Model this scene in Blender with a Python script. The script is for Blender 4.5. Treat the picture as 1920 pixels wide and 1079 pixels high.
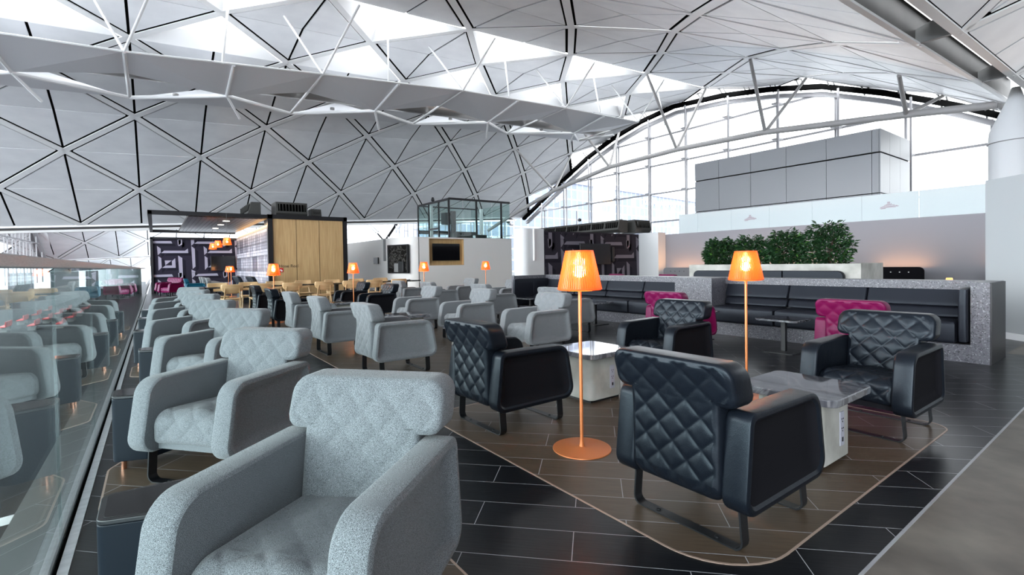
import bpy, math, random
import numpy as np
from mathutils import Vector, Matrix
random.seed(7)
for o in list(bpy.data.objects): bpy.data.objects.remove(o)
S = bpy.context.scene
C = S.collection
R = math.radians
PI = math.pi

# ------------------------------------------------------------------ camera
yaw, pitch, roll = R(-36.25), R(-.937), R(-.913)
F = np.array([math.cos(yaw), math.sin(yaw), 0]); Rt = np.array([math.sin(yaw), -math.cos(yaw), 0]); U = np.array([0, 0, 1.])
F2 = F*math.cos(pitch)+U*math.sin(pitch); U2 = -F*math.sin(pitch)+U*math.cos(pitch)
R3 = Rt*math.cos(roll)+U2*math.sin(roll); U3 = -Rt*math.sin(roll)+U2*math.cos(roll)
cd = bpy.data.cameras.new('camera'); cam = bpy.data.objects.new('camera', cd); C.objects.link(cam)
m = Matrix.Identity(4)
for i in range(3):
    m[i][0] = R3[i]; m[i][1] = U3[i]; m[i][2] = -F2[i]
m[2][3] = 1.2
cam.matrix_world = m
cd.sensor_width = 36; cd.lens = 913.2/1920*36
cd.shift_y = -(539.5-509.15)/1920
cd.clip_start = .05; cd.clip_end = 500
S.camera = cam

# ------------------------------------------------------------------ world, exposure
W = bpy.data.worlds.new('daylight'); S.world = W; W.use_nodes = True
wn = W.node_tree; wn.nodes.clear()
wo = wn.nodes.new('ShaderNodeOutputWorld'); bg = wn.nodes.new('ShaderNodeBackground')
tc = wn.nodes.new('ShaderNodeTexCoord'); sx = wn.nodes.new('ShaderNodeSeparateXYZ'); cr = wn.nodes.new('ShaderNodeValToRGB')
wn.links.new(tc.outputs['Generated'], sx.inputs[0]); wn.links.new(sx.outputs['Z'], cr.inputs[0])
cr.color_ramp.elements[0].position = 0; cr.color_ramp.elements[0].color = (.62, .68, .75, 1)
cr.color_ramp.elements[1].position = .12; cr.color_ramp.elements[1].color = (.93, .97, 1, 1)
wn.links.new(cr.outputs[0], bg.inputs[0]); wn.links.new(bg.outputs[0], wo.inputs[0])
# overcast sky, brighter on the +Y side where the sun stands behind the cloud
mr = wn.nodes.new('ShaderNodeMapRange'); mr.inputs['From Min'].default_value = -.3; mr.inputs['From Max'].default_value = .9
mr.inputs['To Min'].default_value = 2.6; mr.inputs['To Max'].default_value = 8.2
wn.links.new(sx.outputs['Y'], mr.inputs[0]); wn.links.new(mr.outputs[0], bg.inputs[1])
S.view_settings.view_transform = 'Standard'; S.view_settings.look = 'None'
S.view_settings.exposure = 1.0; S.view_settings.gamma = 1; S.view_settings.use_curve_mapping = False
S.cycles.max_bounces = 8; S.cycles.diffuse_bounces = 5; S.cycles.glossy_bounces = 4; S.cycles.transparent_max_bounces = 24
S.cycles.transmission_bounces = 6; S.cycles.use_denoising = True; S.cycles.sample_clamp_indirect = 8

# ------------------------------------------------------------------ materials
MATS = {}
def mat(name, col=(.5, .5, .5), rough=.5, metal=0, spec=.5, emit=None, es=1, **kw):
    if name in MATS: return MATS[name]
    m = bpy.data.materials.new(name); m.use_nodes = True; MATS[name] = m
    b = m.node_tree.nodes['Principled BSDF']
    b.inputs['Base Color'].default_value = (*col, 1); b.inputs['Roughness'].default_value = rough
    b.inputs['Metallic'].default_value = metal; b.inputs['Specular IOR Level'].default_value = spec
    if emit: b.inputs['Emission Color'].default_value = (*emit, 1); b.inputs['Emission Strength'].default_value = es
    for k, v in kw.items(): b.inputs[k.replace('_', ' ')].default_value = v
    return m
def nodes(m): return m.node_tree.nodes, m.node_tree.links, m.node_tree.nodes['Principled BSDF']
def noise_mix(m, c1, c2, scale, detail=3, coord='Object', stretch=(1, 1, 1), bump=0, lo=.35, hi=.65, dist=.01):
    n, l, b = nodes(m)
    t = n.new('ShaderNodeTexCoord'); mp = n.new('ShaderNodeMapping'); mp.inputs['Scale'].default_value = stretch
    nz = n.new('ShaderNodeTexNoise'); nz.inputs['Scale'].default_value = scale; nz.inputs['Detail'].default_value = detail
    r = n.new('ShaderNodeValToRGB'); r.color_ramp.elements[0].position = lo; r.color_ramp.elements[1].position = hi
    r.color_ramp.elements[0].color = (*c1, 1); r.color_ramp.elements[1].color = (*c2, 1)
    l.new(t.outputs[coord], mp.inputs[0]); l.new(mp.outputs[0], nz.inputs[0]); l.new(nz.outputs['Fac'], r.inputs[0]); l.new(r.outputs[0], b.inputs['Base Color'])
    if bump:
        bp = n.new('ShaderNodeBump'); bp.inputs['Strength'].default_value = bump; bp.inputs['Distance'].default_value = dist
        l.new(nz.outputs['Fac'], bp.inputs['Height']); l.new(bp.outputs[0], b.inputs['Normal'])
    return m
def fabric(name, c1, c2):
    m = mat(name, c1, .95, spec=.15, Sheen_Weight=.2); return noise_mix(m, c1, c2, 700, 2, bump=.35, lo=.40, hi=.62, dist=.003)
M_fab = fabric('grey_woven_wool', (.045, .048, .053), (.30, .32, .338))
def leather(name, c, r=.36, spec=.45):
    m = mat(name, c, r, spec=spec); n, l, b = nodes(m); b.inputs['Specular Tint'].default_value = (.78, .9, 1, 1)
    t = n.new('ShaderNodeTexCoord'); v = n.new('ShaderNodeTexVoronoi'); v.inputs['Scale'].default_value = 260
    nz = n.new('ShaderNodeTexNoise'); nz.inputs['Scale'].default_value = 9; nz.inputs['Detail'].default_value = 4
    mx = n.new('ShaderNodeMath'); mx.operation = 'MULTIPLY_ADD'; mx.inputs[1].default_value = .12
    l.new(t.outputs['Object'], v.inputs[0]); l.new(t.outputs['Object'], nz.inputs[0])
    l.new(v.outputs['Distance'], mx.inputs[0]); l.new(nz.outputs['Fac'], mx.inputs[2])
    bp = n.new('ShaderNodeBump'); bp.inputs['Strength'].default_value = .25; bp.inputs['Distance'].default_value = .01
    l.new(mx.outputs[0], bp.inputs['Height']); l.new(bp.outputs[0], b.inputs['Normal']); return m
M_black = leather('black_leather', (.005, .0068, .0105), .36, .26)
M_booth = leather('black_booth_leather', (.010, .011, .016), .42, .25)
M_mag = leather('magenta_leather', (.13, .002, .046), .45, .3)
M_blue = leather('blue_leather', (.005, .07, .12), .4, .3)
M_felt = mat('black_felt_side', (.006, .006, .008), .85, spec=.1)
M_magfelt = mat('magenta_felt_side', (.16, .003, .05), .9, spec=.1)
M_steel = mat('black_powder_coated_steel', (.008, .009, .011), .38)
M_navy = mat('dark_blue_lacquer', (.004, .008, .014), .45, spec=.16)
M_darkglass = mat('dark_glossy_top', (.008, .008, .009), .12, spec=.35)
M_copper = mat('orange_copper_lacquer', (.62, .2, .065), .4, metal=.35)
M_copperleg = mat('polished_copper', (.85, .42, .28), .22, metal=1)
M_white = mat('white_painted_wall', (.68, .69, .70), .6)
M_warmwhite = mat('soft_white_plaster', (.78, .755, .73), .6)
M_wsteel = mat('white_painted_steel', (.82, .82, .82), .45)
M_trs = mat('warm_white_truss_steel', (.50, .48, .47), .45)
M_mull = mat('pale_grey_window_steel', (.34, .335, .35), .5)
M_gsteel = mat('grey_painted_steel', (.2, .2, .2), .45)
M_panel = noise_mix(mat('light_grey_ceiling_panel', (.8, .81, .83), .42), (.79, .80, .82), (.86, .87, .885), .9, 5, stretch=(1, 1, 3))
M_rib = mat('white_ceiling_rib', (.86, .86, .86), .45)
M_void = mat('black_joint_void', (.004, .004, .004), .9, spec=0)
M_reflect = mat('white_perforated_reflector', (.80, .81, .84), .45)
M_duct = mat('brushed_metal_duct', (.42, .41, .40), .35, metal=.6)
M_gutter = noise_mix(mat('dark_grey_gutter_steel', (.05, .048, .045), .5), (.04, .038, .036), (.065, .06, .058), 1.2)
M_oak = noise_mix(mat('oak_veneer', (.6, .4, .2), .5), (.46, .29, .125), (.58, .39, .19), 2.2, 6, stretch=(14, 14, .6))
M_oakl = noise_mix(mat('light_oak', (.6, .4, .2), .45), (.55, .34, .16), (.66, .46, .25), 3, 4, stretch=(1, 1, 5))
M_frame = mat('black_frame_metal', (.006, .006, .008), .45)
M_conc = noise_mix(mat('pale_board_concrete', (.5, .5, .46), .75), (.30, .30, .27), (.46, .46, .43), 3.5, 8, bump=.2)
M_floorconc = noise_mix(mat('polished_concrete_floor', (.2, .18, .155), .45), (.085, .072, .06), (.20, .175, .148), 3.2, 9, lo=.3, hi=.72)
M_tv = mat('television_screen_black', (.004, .004, .005), .12)
M_plastic = mat('grey_outlet_plastic', (.35, .36, .42), .45)
M_dark = mat('dark_machine_plastic', (.012, .013, .014), .5)
M_soil = mat('dark_soil', (.02, .014, .01), .95)
M_rail = noise_mix(mat('brushed_steel_handrail', (.4, .4, .42), .4, metal=.3), (.36, .36, .38), (.45, .45, .47), 30, 2, stretch=(1, .1, 8))
M_red = mat('red_seat_vinyl', (.5, .015, .02), .5)
M_grout = mat('copper_floor_trim', (.42, .31, .25), .45, metal=.3)

def marble(name, base, vein, rough=.07):
    m = mat(name, base, rough, spec=.9, Coat_Weight=.6, Coat_Roughness=.03); n, l, b = nodes(m)
    t = n.new('ShaderNodeTexCoord'); nz = n.new('ShaderNodeTexNoise'); nz.inputs['Scale'].default_value = 3; nz.inputs['Detail'].default_value = 9; nz.inputs['Distortion'].default_value = 1.6
    r = n.new('ShaderNodeValToRGB'); e = r.color_ramp.elements; e[0].position = .42; e[0].color = (*base, 1); e[1].position = .5; e[1].color = (*vein, 1)
    x = e.new(.56); x.color = (*base, 1)
    l.new(t.outputs['Object'], nz.inputs[0]); l.new(nz.outputs['Fac'], r.inputs[0]); l.new(r.outputs[0], b.inputs['Base Color']); return m
M_marble = marble('grey_marble_top', (.07, .072, .085), (.17, .175, .19))
M_bmarble = marble('black_marble', (.012, .011, .01), (.07, .066, .062))
def terrazzo():
    m = mat('grey_terrazzo', (.3, .3, .32), .35); n, l, b = nodes(m)
    t = n.new('ShaderNodeTexCoord'); v = n.new('ShaderNodeTexVoronoi'); v.inputs['Scale'].default_value = 95
    r = n.new('ShaderNodeValToRGB'); r.color_ramp.interpolation = 'CONSTANT'; e = r.color_ramp.elements
    e[0].position = 0; e[0].color = (.075, .075, .09, 1); e[1].position = .45; e[1].color = (.11, .11, .125, 1)
    for p, c in ((.62, (.03, .03, .036, 1)), (.72, (.09, .09, .105, 1)), (.9, (.2, .2, .22, 1)), (.95, (.08, .07, .09, 1))): x = e.new(p); x.color = c
    s = n.new('ShaderNodeSeparateColor'); l.new(t.outputs['Object'], v.inputs[0]); l.new(v.outputs['Color'], s.inputs[0]); l.new(s.outputs[0], r.inputs[0]); l.new(r.outputs[0], b.inputs['Base Color']); return m
M_terr = terrazzo()
def tiles(name, c1, c2, off, rough):
    m = mat(name, c1, rough, spec=.24); n, l, b = nodes(m)
    t = n.new('ShaderNodeTexCoord'); mp = n.new('ShaderNodeMapping'); mp.vector_type = 'TEXTURE'; mp.inputs['Rotation'].default_value = (0, 0, R(44.3))
    mp2 = n.new('ShaderNodeMapping'); mp2.inputs['Location'].default_value = off
    br = n.new('ShaderNodeTexBrick'); br.inputs['Scale'].default_value = 1; br.inputs['Brick Width'].default_value = .91; br.inputs['Row Height'].default_value = .2177
    br.inputs['Mortar Size'].default_value = .0017; br.inputs['Mortar Smooth'].default_value = 0; br.inputs['Bias'].default_value = 0
    br.inputs['Color1'].default_value = (*c1, 1); br.inputs['Color2'].default_value = (*c2, 1); br.inputs['Mortar'].default_value = (.42, .43, .45, 1)
    nz = n.new('ShaderNodeTexNoise'); nz.inputs['Scale'].default_value = 6; nz.inputs['Detail'].default_value = 8
    mp3 = n.new('ShaderNodeMapping'); mp3.inputs['Scale'].default_value = (1, 14, 1)
    mx = n.new('ShaderNodeMix'); mx.data_type = 'RGBA'; mx.blend_type = 'MULTIPLY'; mx.inputs[0].default_value = .55
    l.new(t.outputs['Object'], mp.inputs[0]); l.new(mp.outputs[0], mp2.inputs[0]); l.new(mp2.outputs[0], br.inputs[0])
    l.new(mp.outputs[0], mp3.inputs[0]); l.new(mp3.outputs[0], nz.inputs[0]); l.new(br.outputs['Color'], mx.inputs[6]); l.new(nz.outputs['Fac'], mx.inputs[7])
    mj = n.new('ShaderNodeMix'); mj.data_type = 'RGBA'; mj.inputs[7].default_value = (.36, .36, .38, 1)
    l.new(br.outputs['Fac'], mj.inputs[0]); l.new(mx.outputs[2], mj.inputs[6]); l.new(mj.outputs[2], b.inputs['Base Color'])
    bp = n.new('ShaderNodeBump'); bp.inputs['Strength'].default_value = .12; bp.inputs['Distance'].default_value = .004
    l.new(nz.outputs['Fac'], bp.inputs['Height']); l.new(bp.outputs[0], b.inputs['Normal']); return m
M_tile = tiles('charcoal_plank_tile', (.0095, .0105, .013), (.0145, .0158, .019), (-.10+.455*2, 2.3808+.2177*2, 0), .3)
M_btile = tiles('brown_plank_tile', (.098, .068, .046), (.132, .095, .066), (-.32, 2.29, 0), .34)

def glass(name, tint=(.93, .97, .96), f0=.045, rough=0.0):
    m = bpy.data.materials.new(name); m.use_nodes = True; MATS[name] = m
    n, l = m.node_tree.nodes, m.node_tree.links; n.clear()
    o = n.new('ShaderNodeOutputMaterial'); mx = n.new('ShaderNodeMixShader'); tr = n.new('ShaderNodeBsdfTransparent'); gl = n.new('ShaderNodeBsdfGlossy')
    tr.inputs[0].default_value = (*tint, 1); gl.inputs['Roughness'].default_value = rough
    g = n.new('ShaderNodeNewGeometry'); d = n.new('ShaderNodeVectorMath'); d.operation = 'DOT_PRODUCT'
    a = n.new('ShaderNodeMath'); a.operation = 'ABSOLUTE'; s = n.new('ShaderNodeMath'); s.operation = 'SUBTRACT'; s.inputs[0].default_value = 1
    p = n.new('ShaderNodeMath'); p.operation = 'POWER'; p.inputs[1].default_value = 6.5
    q = n.new('ShaderNodeMath'); q.operation = 'MULTIPLY_ADD'; q.inputs[1].default_value = 1-f0; q.inputs[2].default_value = f0; q.use_clamp = True
    l.new(g.outputs['Incoming'], d.inputs[0]); l.new(g.outputs['Normal'], d.inputs[1]); l.new(d.outputs['Value'], a.inputs[0]); l.new(a.outputs[0], s.inputs[1])
    l.new(s.outputs[0], p.inputs[0]); l.new(p.outputs[0], q.inputs[0]); l.new(q.outputs[0], mx.inputs[0]); l.new(tr.outputs[0], mx.inputs[1]); l.new(gl.outputs[0], mx.inputs[2])
    l.new(mx.outputs[0], o.inputs[0]); return m
M_glass = glass('clear_balustrade_glass', (.86, .93, .92))
M_win = glass('window_glass', (.97, .985, .99), .03)
M_green = glass('green_tinted_glass', (.89, .965, .955), .08)
def frosted():
    m = bpy.data.materials.new('frosted_glass'); m.use_nodes = True; n, l = m.node_tree.nodes, m.node_tree.links; n.clear()
    o = n.new('ShaderNodeOutputMaterial'); mx = n.new('ShaderNodeMixShader'); a = n.new('ShaderNodeBsdfTranslucent'); b = n.new('ShaderNodeBsdfDiffuse')
    a.inputs[0].default_value = (.86, .92, .93, 1); b.inputs[0].default_value = (.8, .85, .86, 1); mx.inputs[0].default_value = .5
    l.new(a.outputs[0], mx.inputs[1]); l.new(b.outputs[0], mx.inputs[2]); l.new(mx.outputs[0], o.inputs[0]); return m
M_frost = frosted()
def shade_mat():
    m = bpy.data.materials.new('orange_translucent_shade'); m.use_nodes = True; n, l = m.node_tree.nodes, m.node_tree.links; n.clear()
    o = n.new('ShaderNodeOutputMaterial'); mx = n.new('ShaderNodeMixShader'); a = n.new('ShaderNodeBsdfTranslucent'); b = n.new('ShaderNodeBsdfPrincipled')
    a.inputs[0].default_value = (1, .40, .08, 1); b.inputs['Base Color'].default_value = (.85, .25, .055, 1); b.inputs['Roughness'].default_value = .25; mx.inputs[0].default_value = .45
    l.new(a.outputs[0], mx.inputs[1]); l.new(b.outputs[0], mx.inputs[2]); l.new(mx.outputs[0], o.inputs[0]); return m
M_shade = shade_mat()
M_bulb = mat('glowing_bulb', (1, .8, .5), .5, emit=(1, .72, .32), es=40)

# ------------------------------------------------------------------ mesh helpers
class B:
    def __init__(s): s.v = []; s.f = []
    def add(s, vs, fs):
        k = len(s.v); s.v += [tuple(float(c) for c in v) for v in vs]; s.f += [tuple(i+k for i in f) for f in fs]; return s
    def box(s, a, b):
        x0, y0, z0 = a; x1, y1, z1 = b
        return s.add([(x0, y0, z0), (x1, y0, z0), (x1, y1, z0), (x0, y1, z0), (x0, y0, z1), (x1, y0, z1), (x1, y1, z1), (x0, y1, z1)],
                     [(0, 3, 2, 1), (4, 5, 6, 7), (0, 1, 5, 4), (1, 2, 6, 5), (2, 3, 7, 6), (3, 0, 4, 7)])
    def prism(s, poly, z0, z1):
        n = len(poly)
        return s.add([(x, y, z0) for x, y in poly]+[(x, y, z1) for x, y in poly], [tuple(range(n))[::-1], tuple(range(n, 2*n))]+[(i, (i+1) % n, n+(i+1) % n, n+i) for i in range(n)])
    def tube(s, p0, p1, r, n=10, r1=None):
        p0 = Vector(p0); p1 = Vector(p1); d = (p1-p0); r1 = r if r1 is None else r1
        if d.length < 1e-6: return s
        d.normalize(); a = d.orthogonal().normalized(); b = d.cross(a)
        vs = [p0+(a*math.cos(2*PI*i/n)+b*math.sin(2*PI*i/n))*r for i in range(n)]+[p1+(a*math.cos(2*PI*i/n)+b*math.sin(2*PI*i/n))*r1 for i in range(n)]
        return s.add(vs, [(i, (i+1) % n, n+(i+1) % n, n+i) for i in range(n)]+[tuple(range(n))[::-1], tuple(range(n, 2*n))])
    def path(s, pts, r, n=10):
        for a, b in zip(pts, pts[1:]): s.tube(a, b, r, n)
        return s
    def bar(s, p0, p1, w, h, up=(0, 0, 1)):
        p0 = Vector(p0); p1 = Vector(p1); d = (p1-p0).normalized(); u = Vector(up); a = d.cross(u).normalized(); u = a.cross(d).normalized()
        vs = []
        for p in (p0, p1):
            for i, j in ((-1, -1), (1, -1), (1, 1), (-1, 1)): vs.append(p+a*(i*w/2)+u*(j*h/2))
        return s.add(vs, [(3, 2, 1, 0), (4, 5, 6, 7), (0, 1, 5, 4), (1, 2, 6, 5), (2, 3, 7, 6), (3, 0, 4, 7)])
    def lathe(s, prof, n=32, c=(0, 0)):
        vs = []
        for r, z in prof:
            for i in range(n): vs.append((c[0]+r*math.cos(2*PI*i/n), c[1]+r*math.sin(2*PI*i/n), z))
        fs = []
        for k in range(len(prof)-1):
            for i in range(n): j = (i+1) % n; fs.append((k*n+i, k*n+j, (k+1)*n+j, (k+1)*n+i))
        fs.append(tuple(range(n))[::-1]); fs.append(tuple((len(prof)-1)*n+i for i in range(n)))
        return s.add(vs, fs)
    def obj(s, name, m, parent=None, smooth=None, loc=None, bevel=0):
        me = bpy.data.meshes.new(name); me.from_pydata(s.v, [], s.f); me.validate(); me.materials.append(m)
        if smooth:
            me.shade_smooth(); me.set_sharp_from_angle(angle=R(smooth))
        o = bpy.data.objects.new(name, me); C.objects.link(o)
        if parent: o.parent = parent
        if loc: o.location = loc
        if bevel:
            b = o.modifiers.new('edge', 'BEVEL'); b.width = bevel; b.segments = 2; b.limit_method = 'ANGLE'; b.angle_limit = R(40)
        return o
def thing(name, label, cat, loc=(0, 0, 0), rz=0, group=None):
    o = bpy.data.objects.new(name, None); C.objects.link(o); o.location = loc; o.rotation_euler = (0, 0, rz); o.empty_display_size = .1
    o['label'] = label; o['category'] = cat
    if group: o['group'] = group
    return o
def tag(o, label, cat, group=None, kind=None):
    o['label'] = label; o['category'] = cat
    if group: o['group'] = group
    if kind: o['kind'] = kind
    return o
def struct(o): o['kind'] = 'structure'; return o
def sempty(name):
    o = bpy.data.objects.new(name, None); C.objects.link(o); o['kind'] = 'structure'; return o
def dup(root, label, loc, rz, group=None):
    r = root.copy(); C.objects.link(r); r.location = loc; r.rotation_euler = (0, 0, rz); r['label'] = label
    if group: r['group'] = group
    for ch in list(root.children):
        c = ch.copy(); C.objects.link(c); c.parent = r
        for g in list(ch.children):
            d = g.copy(); C.objects.link(d); d.parent = c
    return r
def rpoly(pts, rs, n=6):
    out = []; k = len(pts)
    if not hasattr(rs, '__len__'): rs = [rs]*k
    for i in range(k):
        p = Vector(pts[i]); a = Vector(pts[i-1])-p; b = Vector(pts[(i+1) % k])-p
        r = rs[i]; a.normalize(); b.normalize()
        if r <= 0: out.append(tuple(p)); continue
        ang = a.angle(b); t = r/math.tan(ang/2); c = p+(a+b).normalized()*(r/math.sin(ang/2))
        s0 = p+a*t-c; s1 = p+b*t-c; A0 = math.atan2(s0.y, s0.x); A1 = math.atan2(s1.y, s1.x); dA = (A1-A0+PI) % (2*PI)-PI
        for j in range(n+1): th = A0+dA*j/n; out.append((c.x+r*math.cos(th), c.y+r*math.sin(th)))
    return out
def inset(poly, d):
    n = len(poly); out = []
    area = sum(poly[i-1][0]*poly[i][1]-poly[i][0]*poly[i-1][1] for i in range(n)); sg = 1 if area > 0 else -1
    for i in range(n):
        a = Vector(poly[i-1]); p = Vector(poly[i]); b = Vector(poly[(i+1) % n])
        e1 = (p-a); e2 = (b-p); nn = Vector((0, 0))
        for e in (e1, e2):
            if e.length > 1e-7: e = e.normalized(); nn += Vector((-e.y, e.x))*sg
        nn.normalize(); out.append((p.x+nn.x*d, p.y+nn.y*d))
    return out
def loft(b, rings, cap0=True, cap1=True):
    n = len(rings[0]); vs = [v for r in rings for v in r]; fs = []
    for k in range(len(rings)-1):
        for i in range(n): j = (i+1) % n; fs.append((k*n+i, k*n+j, (k+1)*n+j, (k+1)*n+i))
    if cap0: fs.append(tuple(range(n))[::-1])
    if cap1: fs.append(tuple((len(rings)-1)*n+i for i in range(n)))
    return b.add(vs, fs)
def slab(poly, z0, z1, r=.006, top=True):
    """horizontal slab with softened edges"""
    b = B(); rings = []
    for d, z in ((r, z0), (r*.3, z0+r*.3), (0, z0+r), (0, z1-r), (r*.3, z1-r*.3), (r, z1)): rings.append([(x, y, z) for x, y in inset(poly, d)])
    return loft(b, rings)

# ------------------------------------------------------------------ quilted cushions
def cushion(W_, H_, T, r, e, fq, bq, mp, nu, nv, wr=None):
    """rounded pad; mp(x, s, d) bends it into place; fq / bq give the quilting relief of the two faces"""
    a, c = W_/2-e, H_/2-e; rr = max(r-e, .004)
    def rm(x, y):
        ax, ay = abs(x), abs(y); nx = ny = 0.; cx, cy = a-rr, c-rr
        if ax > cx and ay > cy:
            p, q = (ax-cx)/rr, (ay-cy)/rr; mm = max(p, q); nn = math.hypot(p, q); s_ = mm/nn if nn > 0 else 1
            X, Y = cx+rr*p*s_, cy+rr*q*s_; nx, ny = p/nn, q/nn
        else:
            X, Y = ax, ay
            if ax >= a-1e-6: nx = 1
            elif ay >= c-1e-6: ny = 1
        sxn = 1 if x >= 0 else -1; syn = 1 if y >= 0 else -1
        return X*sxn, Y*syn, nx*sxn, ny*syn
    V = []; Fc = []
    def face(sgn, q):
        k = len(V)
        for j in range(nv+1):
            for i in range(nu+1):
                x = -a+2*a*i/nu; y = -c+2*c*j/nv; X, Y, _, _ = rm(x, y)
                fall = min(1, min(i, nu-i, j, nv-j)/2.)
                V.append(mp(X, Y, sgn*(T/2+(q(X, Y)*fall if q else 0))))
        for j in range(nv):
            for i in range(nu):
                p = k+j*(nu+1)+i; f = (p, p+1, p+nu+2, p+nu+1); Fc.append(f if sgn > 0 else f[::-1])
        return k
    k0 = face(1, fq); k1 = face(-1, bq)
    bd = [(i, 0) for i in range(nu)]+[(nu, j) for j in range(nv)]+[(i, nv) for i in range(nu, 0, -1)]+[(0, j) for j in range(nv, 0, -1)]
    prev = [k0+j*(nu+1)+i for i, j in bd]; prof = []
    for t in (30, 60, 90): prof.append((e*math.sin(R(t)), T/2-e+e*math.cos(R(t))))
    for t in (90, 60, 30): prof.append((e*math.sin(R(t)), -(T/2-e+e*math.cos(R(t)))))
    for o_, d in prof:
        cur = []
        for i, j in bd:
            X, Y, nx, ny = rm(-a+2*a*i/nu, -c+2*c*j/nv); cur.append(len(V)); V.append(mp(X+nx*o_, Y+ny*o_, d))
        n = len(bd)
        for q in range(n): w = (q+1) % n; Fc.append((prev[q], cur[q], cur[w], prev[w]))
        prev = cur
    last = [k1+j*(nu+1)+i for i, j in bd]; n = len(bd)
    for q in range(n): w = (q+1) % n; Fc.append((prev[q], last[q], last[w], prev[w]))
    b = B(); b.add(V, Fc); return b
def quilt(dp, sx_=.142, sy_=.135, ox=0, oy=0, sharp=2.6):
    def f(x, y):
        a = (x-ox)/sx_+(y-oy)/sy_; b = (x-ox)/sx_-(y-oy)/sy_
        sa = 2*min(a % 1, 1-a % 1); sb = 2*min(b % 1, 1-b % 1)
        return dp*(1-(1-sa)**sharp)*(1-(1-sb)**sharp)-dp*.4
    return f

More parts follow.
